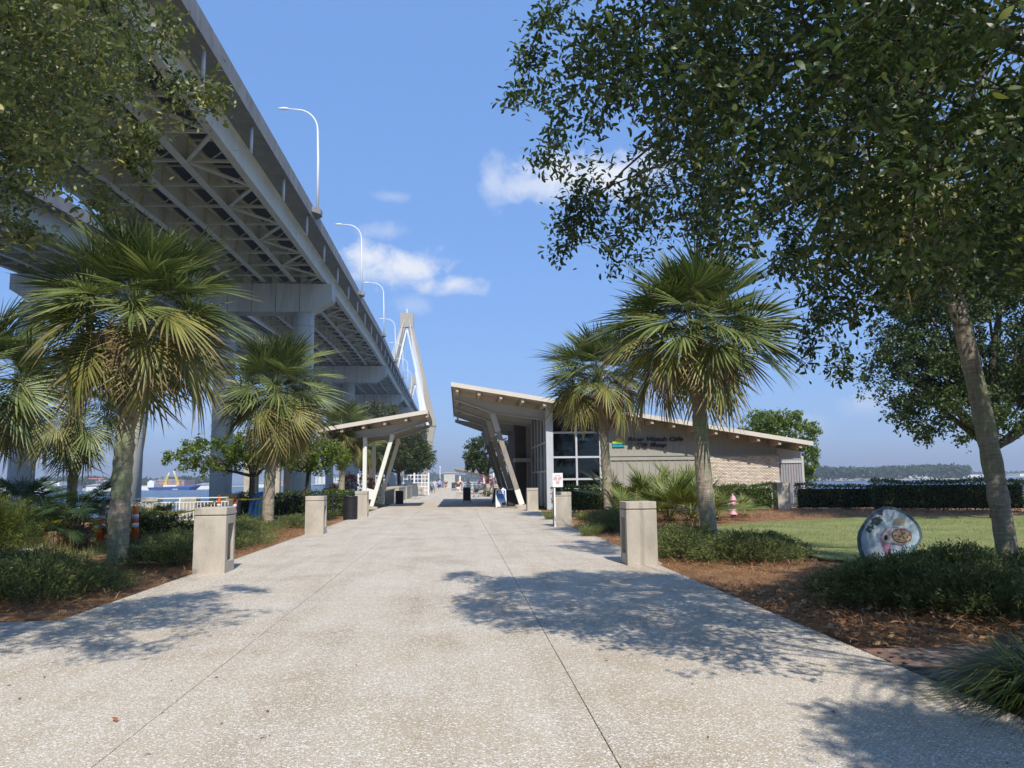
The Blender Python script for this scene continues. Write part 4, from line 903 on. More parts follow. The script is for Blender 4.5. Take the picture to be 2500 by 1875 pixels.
# planter walls and boxes farther down the walkway
def planter(x0, x1, y0, y1, h, label):
    t = thing('planter_wall', label, 'planter', ((x0+x1)/2, (y0+y1)/2, 0), 'concrete planter walls down the walkway')
    part('body', MB().bb(x0, x1, y0, y1, -.06, h-.12), M['concrete'], t); part('coping', MB().bb(x0-.02, x1+.02, y0-.02, y1+.02, h-.12, h), M['concrete'], t)
planter(-5.2, -4.55, 55.0, 55.7, 1.1, 'concrete pier just right of the farther litter bin')
planter(-5.6, -4.5, 59.0, 66.5, 1.12, 'first long concrete planter wall beyond the small canopy')
planter(-5.6, -4.5, 68.0, 76.0, 1.12, 'second long concrete planter wall beyond the small canopy')
planter(-5.2, -3.6, 92, 99, 1.2, 'far left planter wall behind the folding chairs')
planter(3.0, 3.7, 66, 69.5, 1.15, 'concrete planter wall behind the blue poster board')
planter(2.9, 3.8, 82, 92, 1.15, 'far right planter wall beside the distant canopy')
t = thing('green_cabinet', 'dark green service cabinet at the end of the left planter walls', 'cabinet', (-4.6, 79, 0)); part('housing', MB().bb(-5.0, -4.2, 78.5, 80, 0, 1.25), M['dkgrey'], t); part('lid', MB().bb(-5.04, -4.16, 78.46, 80.04, 1.25, 1.31), M['dkgrey'], t)
for i, (px, py, lab) in enumerate(((1051, 1205, 'left of two dark folding chairs far down the walkway'), (1058, 1203, 'right of two dark folding chairs far down the walkway'))):
    p = G(px, py); t = thing('folding_chair', lab, 'chair', p, 'folding chairs down the walkway')
    part('seat', MB().box(p+(0, 0, .38), (.5, .5, .05)), M['black'], t); part('backrest', MB().bar(p+(-.2, .1, .4), p+(-.5, .2, 1.05), .5, .04, up=(0, 0, 1)), M['black'], t)
    for dx, dy in ((-.2, -.2), (.2, -.2), (-.2, .2), (.2, .2)): part('leg', MB().bar(p+(dx, dy, 0), p+(dx*.6, dy, .38), .04, .04), M['black'], t)
# white trellis screens
def trellis(x0, x1, y, h, label, n=8):
    t = thing('trellis_screen', label, 'screen', ((x0+x1)/2, y, 0), 'white trellis screens at the pier')
    for i in range(n+1): part('post' if i % 4 == 0 else 'slat', MB().bb(x0+(x1-x0)*i/n-(.09 if i % 4 == 0 else .035), x0+(x1-x0)*i/n+(.09 if i % 4 == 0 else .035), y-.06, y+.06, 0, h+(.15 if i % 4 == 0 else 0)), M['white'], t)
    for z in np.linspace(.5, h-.1, 5): part('rail', MB().bb(x0, x1, y+.061, y+.1, z-.04, z+.04), M['white'], t)
trellis(-6.6, -3.4, 88, 2.3, 'white trellis screen under the left trees, nearest the walkway')
trellis(-10.2, -7.4, 80, 2.2, 'white trellis screen behind the canopy posts')
trellis(3.1, 4.6, 96, 2.3, 'white trellis screen behind the oleander on the right', 5)
# distant pier canopies
fc = thing('pier_canopy', 'distant open canopy with sloping roof far down the walkway', 'canopy', (1.6, 125, 0))
fz = lambda x: 3.35-.19*(x+.75)
mb = MB().add([(-.75, 122, fz(-.75)), (5.2, 122, fz(5.2)), (5.2, 134, fz(5.2)), (-.75, 134, fz(-.75)), (-.75, 122, fz(-.75)+.2), (5.2, 122, fz(5.2)+.2), (5.2, 134, fz(5.2)+.2), (-.75, 134, fz(-.75)+.2)], [(0, 3, 2, 1), (4, 5, 6, 7), (0, 1, 5, 4), (1, 2, 6, 5), (2, 3, 7, 6), (3, 0, 4, 7)])
part('roof', mb, M['wood_grey'], fc)
for yy in np.arange(122.5, 134, 2.2): part('rafter', MB().bar((-.6, yy, fz(-.6)-.1), (5.0, yy, fz(5.0)-.1), .12, .2), M['fascia'], fc)
for xx in (.2, 4.2):
    for yy in (123, 128, 133): part('post', MB().bb(xx-.12, xx+.12, yy-.12, yy+.12, 0, fz(xx)-.05), M['cream'], fc)
pb = thing('pier_building', 'plain grey building at the far end of the pier', 'building', (-2, 172, 0)); part('wall', MB().bb(-3.2, -.8, 168, 174, 0, 3.1), M['grey_paint'], pb); part('roof', MB().bb(-3.4, -.6, 167.8, 174.2, 3.1, 3.3), M['roof'], pb)
lp_ = thing('pier_lamp', 'thin lamp post standing at the far end of the pier', 'lamp post', (-3.6, 150, 0)); part('pole', MB().tube([(-3.6, 150, 0), (-3.6, 150, 3.9)], .07, 8), M['white'], lp_); part('lamp_head', MB().blob((-3.6, 150, 4.1), (.16, .16, .24), 8, 6), M['reflect'], lp_, True)
er = thing('pier_end_rail', 'railing across the far end of the pier', 'railing', (0, 174.5, 0))
for z in (1.1, .6): part('rail', MB().bb(-9, 9, 174.4, 174.5, z-.05, z+.05), M['galv'], er)
for xx in np.arange(-9, 9.1, 2): part('post', MB().bb(xx-.06, xx+.06, 174.38, 174.52, -.07, 1.1), M['galv'], er)
# ------------------------------------------------------------------ vegetation helpers
def unit(a): return a/np.maximum(np.linalg.norm(a, axis=-1, keepdims=True), 1e-9)
T_LEAF = (np.array([[0, 0, 0], [-.34, .3, .06], [.34, .3, .06], [-.5, .62, .09], [.5, .62, .09], [-.3, .9, .02], [.3, .9, .02], [0, 1, -.04]]), np.array([[0, 2, 1], [1, 2, 4], [1, 4, 3], [3, 4, 6], [3, 6, 5], [5, 6, 7]]))
T_BLADE = (np.array([[-.5, 0, 0], [.5, 0, 0], [0, 1, 0]]), np.array([[0, 1, 2]]))
T_ARCH = (np.array([[-.5, 0, 0], [.5, 0, 0], [-.45, .45, .16], [.45, .45, .16], [-.3, .8, .14], [.3, .8, .14], [0, 1, .0]]), np.array([[0, 1, 3], [0, 3, 2], [2, 3, 5], [2, 5, 4], [4, 5, 6]]))
T_KITE = (np.array([[0, 0, 0], [-.5, .45, 0], [.5, .45, 0], [0, 1, 0]]), np.array([[0, 2, 3], [0, 3, 1]]))
T_CLUMP = (np.array([[0, 0, 0], [-.5, .3, .1], [.45, .35, -.08], [-.1, .55, .12], [.2, 1, 0], [-.45, .8, -.05]]), np.array([[0, 2, 3], [0, 3, 1], [3, 2, 4], [1, 3, 5]]))
def leaves(name, pos, axis, nor, length, wr, tmpl, mat, parent=None, org=None, rnd=None):
    n = len(pos); axis = unit(axis); side = unit(np.cross(axis, nor)); nor = np.cross(side, axis)
    T, F = tmpl; L = np.asarray(length).reshape(-1, 1, 1)
    V = pos[:, None, :]+L*(T[None, :, 0:1]*wr*side[:, None, :]+T[None, :, 1:2]*axis[:, None, :]+T[None, :, 2:3]*nor[:, None, :])
    if org is None: org = ORG[parent] if parent is not None else np.zeros(3)
    V = (V-org).reshape(-1, 3); k = len(T)
    FF = (np.arange(n)[:, None, None]*k+F[None]).reshape(-1, F.shape[1])
    if rnd is None: rnd = RS.rand(n)
    return npobj(name, npmesh(name, V, FF, mat, rnd=np.repeat(rnd, k)), parent, org if parent is None else None)
def rdir(n, r=RS): return unit(r.randn(n, 3))
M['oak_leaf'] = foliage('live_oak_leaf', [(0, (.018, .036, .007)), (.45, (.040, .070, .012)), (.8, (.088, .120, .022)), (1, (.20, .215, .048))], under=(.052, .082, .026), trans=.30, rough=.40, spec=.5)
M['oak_leaf_l'] = foliage('live_oak_leaf_painted_sun', [(0, (.046, .068, .016)), (.45, (.115, .140, .036)), (.8, (.22, .23, .066)), (1, (.40, .36, .12))], under=(.13, .155, .058), trans=.28, rough=.42, spec=.45)  # brighter copy of the oak leaf, with sunlight put into its colour
M['tree_leaf'] = foliage('tree_leaf', [(0, (.022, .042, .010)), (.5, (.045, .075, .018)), (1, (.105, .135, .03))], under=(.07, .10, .035), trans=.28, rough=.5)
M['lime_leaf'] = foliage('young_tree_leaf', [(0, (.06, .10, .012)), (.5, (.13, .19, .025)), (1, (.24, .28, .05))], trans=.35, rough=.5)
M['far_leaf'] = foliage('grey_green_leaf', [(0, (.035, .052, .022)), (.5, (.075, .095, .035)), (1, (.14, .155, .06))], trans=.25, rough=.6)
M['juniper'] = foliage('juniper_needles', [(0, (.052, .070, .022)), (.5, (.125, .152, .048)), (1, (.25, .265, .095))], trans=.18, rough=.65, spec=.25)
M['hedge_leaf'] = foliage('hedge_leaf', [(0, (.030, .055, .010)), (.5, (.065, .11, .018)), (1, (.13, .185, .035))], trans=.22, rough=.35, spec=.6)
M['darkhedge'] = foliage('dark_hedge_leaf', [(0, (.026, .040, .012)), (.5, (.055, .080, .022)), (1, (.11, .14, .038))], trans=.2, rough=.5)
M['bush_leaf'] = foliage('golden_shrub_leaf', [(0, (.09, .125, .02)), (.5, (.20, .23, .04)), (1, (.36, .34, .08))], trans=.3, rough=.55)
M['grass'] = foliage('grass_blade', [(0, (.13, .17, .045)), (.5, (.19, .235, .07)), (.85, (.29, .30, .115)), (1, (.42, .38, .2))], trans=.3, rough=.6, spec=.25)
M['wildgrass'] = foliage('rough_grass_blade', [(0, (.09, .115, .03)), (.4, (.17, .19, .055)), (.75, (.28, .26, .10)), (1, (.42, .36, .20))], trans=.3, rough=.65, spec=.2)
M['liriope'] = foliage('liriope_blade', [(0, (.024, .044, .008)), (.6, (.055, .088, .016)), (1, (.16, .19, .04))], trans=.24, rough=.4, spec=.6)
M['straw'] = foliage('fallen_straw', [(0, (.08, .036, .016)), (.5, (.26, .125, .05)), (.85, (.40, .23, .11)), (1, (.52, .38, .23))], trans=.0, rough=.8, spec=.2)
M['pinkf'] = foliage('pink_petals', [(0, (.50, .05, .12)), (.6, (.70, .13, .22)), (1, (.80, .35, .42))], trans=.3, rough=.6)
M['palm_green'] = foliage('palm_blade', [(0, (.054, .082, .022)), (.5, (.125, .165, .048)), (1, (.26, .285, .10))], trans=.2, rough=.4, spec=.45, brown=(.82, 1.0, (.30, .24, .12)))
M['palm_old'] = foliage('old_palm_blade', [(0, (.095, .11, .026)), (.5, (.20, .205, .05)), (1, (.35, .31, .09))], trans=.2, rough=.42, spec=.45, brown=(.62, 1.0, (.33, .225, .11)))
M['palm_dead'] = foliage('dead_palm_blade', [(0, (.12, .09, .045)), (.5, (.23, .17, .085)), (1, (.36, .27, .15))], trans=.12, rough=.7, spec=.2)
M['palmetto'] = foliage('palmetto_blade', [(0, (.075, .11, .022)), (.5, (.15, .19, .04)), (1, (.27, .28, .07))], trans=.24, rough=.4, spec=.45, brown=(.8, 1.0, (.34, .27, .12)))
M['windmill'] = foliage('windmill_palm_blade', [(0, (.022, .045, .016)), (.5, (.045, .085, .03)), (1, (.10, .15, .05))], trans=.2, rough=.4, spec=.5, brown=(.88, 1.0, (.25, .22, .10)))
def palm_bark():
    m, nt, out = newmat('palm_bark'); L = nt.links; P = pos_node(nt)
    bs = N(nt, 'ShaderNodeBsdfPrincipled', i_Roughness=.95); bs.inputs['Specular IOR Level'].default_value = .15; L.new(bs.outputs[0], out.inputs[0])
    mp = N(nt, 'ShaderNodeMapping'); mp.inputs['Scale'].default_value = (1.2, 1.2, 9); L.new(P, mp.inputs[0])
    n1 = N(nt, 'ShaderNodeTexNoise', i_Scale=3.0, i_Detail=8.0, i_Roughness=.7); L.new(mp.outputs[0], n1.inputs['Vector'])
    mp2 = N(nt, 'ShaderNodeMapping'); mp2.inputs['Scale'].default_value = (14, 14, 1.2); L.new(P, mp2.inputs[0])
    n2 = N(nt, 'ShaderNodeTexNoise', i_Scale=3.0, i_Detail=6.0, i_Roughness=.7); L.new(mp2.outputs[0], n2.inputs['Vector'])
    mx = N(nt, 'ShaderNodeMixRGB'); mx.inputs[0].default_value = .45; L.new(n1.outputs[0], mx.inputs[1]); L.new(n2.outputs[0], mx.inputs[2])
    c = ramp(nt, mx.outputs[0], [(.32, (.10, .075, .055)), (.47, (.27, .22, .165)), (.62, (.47, .41, .32))]).outputs[0]
    n3 = N(nt, 'ShaderNodeTexNoise', i_Scale=1.6, i_Detail=6.0, i_Roughness=.65); L.new(P, n3.inputs['Vector'])
    al = ramp(nt, n3.outputs[0], [(.46, (0, 0, 0)), (.62, (.75, .75, .75))]).outputs[0]
    m2 = N(nt, 'ShaderNodeMixRGB'); m2.inputs[2].default_value = (.26, .30, .16, 1); L.new(al, m2.inputs[0]); L.new(c, m2.inputs[1]); L.new(m2.outputs[0], bs.inputs['Base Color'])
    bp = N(nt, 'ShaderNodeBump', i_Strength=.9, i_Distance=.03); L.new(mx.outputs[0], bp.inputs['Height']); L.new(bp.outputs[0], bs.inputs['Normal']); return m
M['palm_bark'] = palm_bark()
M['palm_boot'] = simple('palm_leaf_base', (.20, .15, .10), .9, .35, 9, .4, 30, stretch=(2, 2, .6))
M['petiole'] = simple('palm_petiole', (.17, .19, .06), .5, .2, 4)

# ------------------------------------------------------------------ palms
def frond_mesh(seed, mat, lp, Rr, pitch, droop, fold, nseg=40, span=112, ragged=.12):
    r = np.random.RandomState(seed); V = []; F = []; RN = []; TF = []
    def strip(pts, wid, sd, upn, rv, t0=0.0, t1=1.0):
        b = len(V); n = len(pts)
        for i, p in enumerate(pts):
            w = wid[i]; tf = t0+(t1-t0)*i/(n-1)
            for q in (p-sd*w/2, p+upn*w*.35, p+sd*w/2): V.append(q); RN.append(rv); TF.append(tf)
        for i in range(n-1):
            for k in (0, 1): F.append((b+3*i+k, b+3*i+k+1, b+3*i+3+k+1, b+3*i+3+k))
    # petiole: arcs slightly down
    pp = []
    for i in range(5):
        f = i/4; pp.append(np.array([lp*f, 0, -.10*lp*f*f]))
    strip(pp, [.055, .04, .032, .028, .025], np.array([0, 1, 0.]), np.array([0, 0, 1.]), .75, 0, 0)
    hub = pp[-1]; a0 = math.atan2(-.2*lp, lp)-pitch
    for i in range(nseg):
        t = -1+2*i/(nseg-1); a = R(span)*t*(1+.02*r.randn())
        # costa runs on beyond the hub and curls down
        s = .30*Rr*max(0, 1-abs(t)*1.2); ca = a0-.9*s
        cd = np.array([math.cos(ca), 0, math.sin(ca)]); b0 = hub+np.array([math.cos(a0-.4*s), 0, math.sin(a0-.4*s)])*s
        cu = np.array([-cd[2], 0, cd[0]]); sdv = np.array([0, 1., 0])
        d = nrm(cd*math.cos(a)+sdv*math.sin(a)+cu*fold*abs(math.sin(a)))
        Ls = Rr*(.70+.30*math.cos(a*.8))*(1+ragged*r.randn())
        dr = droop*(.7+.6*r.rand()); yaw = .12*r.randn()
        pts = []; st = (0, .22, .42, .62, .8, 1.0)
        sidev = nrm(np.cross(d, cu))
        for q in st:
            p = b0+d*Ls*q+sidev*yaw*Ls*max(0, q-.4)**2; p = p+np.array([0, 0, -1.])*dr*Ls*max(0, q-.28)**1.8
            pts.append(p)
        wm = Ls*.44*2*R(span)/nseg*1.05
        strip(pts, [.004, wm*.55, wm, wm*.86, wm*.52, .002], sidev, np.cross(sidev, d), float(np.clip(.5+.28*r.randn(), 0, 1)))
    me = npmesh('frond', np.array(V), np.array(F), mat, rnd=RN, attrs={'tipf': TF}); return me
FR = {}
for i in range(3):
    FR['young', i] = frond_mesh(10+i, M['palm_green'], .92, 1.0, R(4), .14, .42, nseg=36, span=106)
    FR['mid', i] = frond_mesh(20+i, M['palm_green'], 1.0, 1.0, R(13), .26, .26, nseg=36, span=116)
    FR['low', i] = frond_mesh(30+i, M['palm_old'], .98, 1.0, R(24), .42, .10, nseg=36, span=116)
    FR['dead', i] = frond_mesh(40+i, M['palm_dead'], 1.0, 1.0, R(62), .7, -.2, nseg=34, ragged=.2)
    FR['saw', i] = frond_mesh(50+i, M['palmetto'], .62, .62, R(5), .10, .25, nseg=26, span=100)
    FR['wind', i] = frond_mesh(60+i, M['windmill'], .62, .62, R(12), .22, .12, nseg=34, span=130)
def put_frond(par, base, az, el, key, sc, roll=0.0):
    o = link(bpy.data.objects.new('frond', FR[key, random.randrange(3)])); o.parent = par
    d = Vector((math.cos(az)*math.cos(el), math.sin(az)*math.cos(el), math.sin(el)))
    q = Matrix.Rotation(az, 3, 'Z') @ Matrix.Rotation(-el, 3, 'Y') @ Matrix.Rotation(roll, 3, 'X')
    o.rotation_euler = q.to_euler(); o.location = tuple(np.asarray(base)-ORG[par]); o.scale = (sc, sc, sc); ORG[o] = np.asarray(base)
def palm(name, label, base, top, r0, nf=46, sc=1.0, boots=0, dead=.12, lean=(0, 0), group='cabbage palms along the walkway', seed=1, low=-58):
    random.seed(seed); r = np.random.RandomState(seed); base = np.asarray(base, float); base[2] = -.05
    t = thing(name, label, 'palm tree', base, group); n = 64; H = top-base[2]
    pts = []; rad = []
    for i in range(n+1):
        f = i/n; pts.append(base+np.array([lean[0]*f**1.3+.03*math.sin(f*5+seed), lean[1]*f**1.3+.02*math.sin(f*6+seed*2), H*f]))
        rad.append(r0*(1.10-.16*min(1, f*1.6)+(.10 if f > .85 else 0))*(1+.05*r.randn()+(.035 if i % 3 == 0 else 0))*(1.1 if f < .03 else 1))
    part('trunk', MB().tube(pts, rad, 18), M['palm_bark'], t, True)
    cp = pts[-1]
    for k in range(boots+14):
        f = (1.0-(k/(boots+14))*(.13+.012*boots)); q = pts[min(n, int(f*n))]; az = k*2.4+r.rand()*.4
        d = np.array([math.cos(az), math.sin(az), 0]); sd = np.array([-d[1], d[0], 0]); b = q+d*r0*.75
        w = .075; L = .26+.14*r.rand()
        mb = MB(); e = b+d*(.10+.05*r.rand())+sd*.10*r.randn()+np.array([0, 0, L]); m_ = (b+e)/2+d*.05
        mb.add([b-sd*w, b+sd*w, m_+sd*w*.75, m_-sd*w*.75, e+sd*w*.35, e-sd*w*.35, b-d*.06, m_-d*.03, e-d*.02], [(0, 1, 2, 3), (3, 2, 4, 5), (0, 3, 7, 6), (1, 6, 7, 2), (3, 5, 8, 7), (2, 7, 8, 4)])
        part('leaf_base', mb, M['palm_boot'], t)
    for k in range(nf):
        f = (k+.5)/nf; el = 86+(low-86)*f**1.05+r.uniform(-9, 9); az = k*2.39996+r.uniform(-.25, .25)
        fk = f+r.uniform(-.14, .14); key = 'young' if fk < .38 else 'mid' if fk < .72 else ('dead' if f > .8 and r.rand() < dead*2.5 else 'low')
        b = cp+np.array([math.cos(az)*.07, math.sin(az)*.07, .32*(1-f)-.22*f])
        put_frond(t, b, az, R(el), key, sc*(.70+.38*r.rand()**.7)*(.86 if f < .06 else 1), r.uniform(-.75, .75))
    return t
pp = G(286, 1374); palm('palm_tree', 'big cabbage palm with bare pale trunk nearest on the left', pp, 4.9, .19, 88, 1.04, 3, dead=.08, seed=3, lean=(.12, 0), low=-42)
pp = G(655, 1284); palm('palm_tree', 'cabbage palm with criss-cross leaf bases left of the second pier', pp, 4.75, .19, 80, 1.12, 18, dead=.03, seed=4, lean=(.1, 0), low=-50)
pp = at(834, 1200, 46); palm('palm_tree', 'cabbage palm just left of the small white canopy', pp, 4.45, .17, 54, .98, 4, dead=.05, seed=5, low=-52)
pp = at(168, 1250, 27.5); palm('palm_tree', 'cabbage palm with thin dark trunk behind the big left palm', pp, 4.1, .155, 54, 1.1, 2, dead=.35, seed=6, lean=(.1, 0), low=-64)
pp = at(-75, 1250, 21.5); palm('palm_tree', 'cabbage palm at the left frame edge, only its fronds showing', pp, 4.3, .18, 64, 1.16, 3, seed=8, low=-60)
pp = G(1732, 1320); palm('palm_tree', 'big cabbage palm right of the walkway behind the nearest right pier', pp, 5.1, .19, 92, 1.14, 4, dead=.10, seed=9, lean=(-.18, 0), low=-32)
pp = at(1490, 1262, 30); palm('palm_tree', 'cabbage palm in front of the cafe window', pp, 5.35, .175, 76, 1.10, 3, dead=.08, seed=10, lean=(-.35, 0), low=-32)
pp = G(2476, 1430); palm('palm_tree', 'tall leaning palm trunk at the right edge, its top lost in oak leaves', pp, 6.6, .128, 40, 1.1, 4, seed=11, lean=(-.75, .3))
pp = at(930, 1225, 68); palm('palm_tree', 'small palm among the trees beyond the small canopy', pp, 4.0, .17, 34, .95, 3, seed=12)
pp = at(893, 1225, 60); palm('palm_tree', 'palm behind the vertical posts of the small canopy', pp, 4.2, .17, 36, .95, 3, dead=.1, seed=13)
random.seed(21)
def fan_clump(name, label, base, n, key, sc, trunk=0.0, group=None, elr=(15, 85), cat='plant', spread=.2):
    base = np.asarray(base, float)*(1, 1, 0); t = thing(name, label, cat, base, group)
    if trunk:
        h = MB(); h.tube([base+(0, 0, -.05), base+(.02, 0, trunk*.5), base+(.0, 0, trunk)], [.13, .15, .11], 12); part('trunk', h, M['palm_boot'], t, True)
        nf_ = 420; a = RS.rand(nf_)*6.28; zz = RS.rand(nf_)*trunk
        pos = base+np.stack([np.cos(a)*.13, np.sin(a)*.13, zz], -1); ax = np.stack([np.cos(a)*.6, np.sin(a)*.6, -.7+RS.rand(nf_)], -1)
        leaves('trunk_fibre', pos, ax, rdir(nf_), .09+.07*RS.rand(nf_), .12, T_BLADE, M['straw'], t)
    for k in range(n):
        az = k*2.4+random.uniform(-.3, .3); el = R(random.uniform(*elr)); rr = random.uniform(0, spread)
        put_frond(t, base+np.array([math.cos(az)*rr, math.sin(az)*rr, trunk+.02]), az, el, key, sc*random.uniform(.8, 1.15), random.uniform(-.5, .5))
    return t
sawl = ['saw palmetto clump right behind the nearest right pier', 'saw palmetto clump in front of the cafe siding, left of the big palm', 'tall palmetto fan beside the cafe window palm', 'saw palmetto clump immediately left of the big right palm trunk', 'saw palmetto clump just right of the big palm trunk', 'low palmetto fans at the foot of the pink hydrant', 'saw palmetto clump at the back against the cafe hedge', 'small palmetto between the window palm and the hedge']
for (px, Yd, n, sc), lab in zip(((1635, 27.5, 16, 1.25), (1590, 31, 16, 1.35), (1520, 31.5, 12, 1.45), (1690, 27.0, 15, 1.2), (1748, 28.5, 14, 1.0), (1815, 30.3, 9, .62), (1665, 33, 15, 1.45), (1548, 29.0, 12, .95)), sawl):
    fan_clump('saw_palmetto', lab, at(px, 1270, Yd), n, 'saw', sc, .12 if sc < 1.3 else .35, 'saw palmettos in front of the cafe')
for (px, Yd, n, tr, sc), lab in zip(((178, 20.0, 18, .92, .85), (128, 19.5, 9, .45, .62), (50, 23, 22, .85, .9), (205, 20.6, 12, .6, .7), (390, 27, 12, .25, .62), (75, 26, 14, .8, .85)),
        ('dark windmill palm with shaggy trunk left of the cones', 'small shaggy palm stump with few fans left of the cones', 'dark fan palm clump behind the golden shrub', 'windmill palm leaning over the leftmost cone', 'low fan palm in front of the white railing', 'fan palm farthest back at the left water edge')):
    fan_clump('windmill_palm', lab, at(px, 1300, Yd), n, 'wind', sc, tr, 'windmill palms at the left', (-15, 80))

# ------------------------------------------------------------------ broadleaf trees
def limb_path(a, b, bow, r):
    a, b = np.asarray(a, float), np.asarray(b, float); n = 7; off = r.randn(3)*bow; pts = []
    for i in range(n+1):
        f = i/n; pts.append(a*(1-f)+b*f+off*math.sin(f*math.pi)+np.array([0, 0, .25*bow])*math.sin(f*math.pi)+r.randn(3)*bow*.08)
    return pts
def crown_leaves(t, centers, per, lsize, spread, mat, wr=.38, tmpl=T_LEAF, seed=0, name='crown', hang=.35, twigs=None, twmat=None):
    r = np.random.RandomState(seed); n = len(centers)
    # each cluster is a spray: a twig with leaves set along it
    tw = unit(r.randn(n, 3)*np.array([1, 1, .55])+np.array([0, 0, -hang])); L = spread*(.6+.8*r.rand(n))
    s = r.rand(n, per); base = centers[:, None, :]+tw[:, None, :]*(s*L[:, None]-L[:, None]*.4)[..., None]+r.randn(n, per, 3)*spread*.2
    ax = unit(tw[:, None, :]*.7+r.randn(n, per, 3)*.75); nor = unit(r.randn(n, per, 3)*.8+np.array([0, 0, 1.0]))
    crand = np.clip(.42+.22*r.randn(n), 0, 1)
    rnd = np.clip(crand[:, None]+.22*r.randn(n, per), 0, 1)
    o = leaves(name, base.reshape(-1, 3), ax.reshape(-1, 3), nor.reshape(-1, 3), (lsize*(.65+.6*r.rand(n*per))), wr, tmpl, mat, t, rnd=rnd.reshape(-1))
    if twmat is not None:
        k = n; a = centers-tw*(L*.45)[:, None]; b = centers+tw*(L*.65)[:, None]
        leaves('twigs', a, b-a, rdir(k, r), np.linalg.norm(b-a, axis=1), .018, T_KITE, twmat, t)
    return o
def ellipsoid_pts(n, c, rad, r, shell=.45):
    d = unit(r.randn(n, 3)); q = (shell+(1-shell)*r.rand(n))**.6
    return np.asarray(c)+d*q[:, None]*np.asarray(rad)
def tree(name, label, base, th, lobes, nclust, per, lsize, spread, mat, tr=.16, group=None, seed=1, hang=.3, tmpl=T_CLUMP, wr=.7, bark='bark', multi=1, cat='tree'):
    r = np.random.RandomState(seed); base = np.asarray(base, float)*(1, 1, 0)+(0, 0, -.07); t = thing(name, label, cat, base, group)
    w = np.array([l[1][0]*l[1][1]*l[1][2] for l in lobes]); w = w/w.sum(); cs = []
    for (c, rad), ww in zip(lobes, w): cs.append(ellipsoid_pts(max(8, int(nclust*ww)), np.array(c)+base*(1, 1, 0), rad, r))
    cs = np.concatenate(cs)
    mb = MB(); lean = r.randn(2)*.12*multi
    fork = base+np.array([lean[0], lean[1], th])
    mb.tube([base, base+(fork-base)*.4+r.randn(3)*.03, fork], [tr*1.25, tr*.95, tr*.8], 10)
    for (c, rad) in lobes:
        C_ = np.array(c)+base*(1, 1, 0)
        for k in range(3): 
            e = C_+r.randn(3)*np.array(rad)*.35; pth = limb_path(fork-(0, 0, .1), e, .22*np.linalg.norm(e-fork)*.5, r); mb.tube(pth, list(np.linspace(tr*.6, tr*.12, len(pth))), 7)
    for k in range(min(26, len(cs))):
        e = cs[r.randint(len(cs))]; s = fork+(e-fork)*.45; pth = limb_path(s, e, .15, r); mb.tube(pth, list(np.linspace(tr*.25, tr*.05, len(pth))), 5)
    part('trunk', mb, M[bark], t, True)
    crown_leaves(t, cs, per, lsize, spread, M[mat], wr, tmpl, seed, hang=hang)
    return t
# small lime-green tree by the second pier and its neighbour
tree('young_tree', 'small lime-leaved tree with thin dark trunk behind the blue sculpture', at(611, 1230, 33.5), 2.0, [((-1.6, 0, 2.7), (1.9, 1.6, .75)), ((.4, 0, 3.0), (1.6, 1.6, .8))], 330, 26, .11, .30, 'lime_leaf', .13, 'young trees along the left hedge', 31)
tree('young_tree', 'light green tree between the two left palms, over the hedge', at(742, 1230, 37), 2.2, [((-.2, 0, 2.95), (1.9, 1.6, .8)), ((1.1, 0, 2.6), (1.1, 1.2, .8)), ((-1.2, .4, 3.2), (1.2, 1.2, .7))], 340, 26, .115, .3, 'lime_leaf', .1, 'young trees along the left hedge', 32)
# oaks beyond the small canopy
tree('oak_tree', 'olive-green oak rising behind the small canopy roof', at(905, 1225, 66), 3.0, [((0, 0, 6.3), (3.4, 3, 1.9)), ((2.4, 0, 5.6), (2.4, 2.4, 1.4)), ((-2, 0, 5.4), (2, 2, 1.5))], 420, 30, .19, .45, 'far_leaf', .2, 'oaks beyond the small canopy', 33)
tree('oak_tree', 'dark oak whose crown overhangs the walkway beyond the canopy', at(975, 1215, 82), 2.6, [((0, 0, 5.2), (3.0, 3, 2.2)), ((1.6, -2, 4.3), (2.0, 2.4, 1.4)), ((-2.4, 0, 5), (2, 2, 1.7))], 460, 30, .21, .5, 'tree_leaf', .2, 'oaks beyond the small canopy', 34)
tree('oak_tree', 'lower grey-green oak behind the canopy posts', at(945, 1215, 72), 2.4, [((0, 0, 4.2), (2.4, 2.2, 1.6)), ((-1.6, 0, 3.6), (1.6, 1.6, 1.2))], 300, 28, .19, .45, 'far_leaf', .16, 'oaks beyond the small canopy', 35)
tree('oak_tree', 'farthest oak on the left side of the walkway', at(1010, 1205, 104), 2.4, [((0, 0, 4.6), (2.8, 3, 2.0))], 260, 26, .25, .5, 'tree_leaf', .2, 'oaks beyond the small canopy', 36)
tree('oak_tree', 'round oak visible left of the leaning timber posts', at(1192, 1205, 88), 2.2, [((.2, 0, 4.6), (2.9, 2.6, 2.2)), ((-1.2, 0, 3.6), (1.6, 1.8, 1.1))], 340, 28, .23, .5, 'tree_leaf', .2, None, 37)
tree('yard_tree', 'bright green tree behind the right end of the cafe roof', at(1955, 1200, 55), 1.6, [((-1.0, 0, 4.6), (2.4, 2, 1.7)), ((-2.6, 0, 5.2), (1.8, 1.8, 1.3)), ((.0, 0, 2.8), (1.5, 1.5, 1.6)), ((-.2, 0, 1.4), (1.2, 1.2, 1.2))], 520, 30, .17, .42, 'lime_leaf', .18, None, 38)
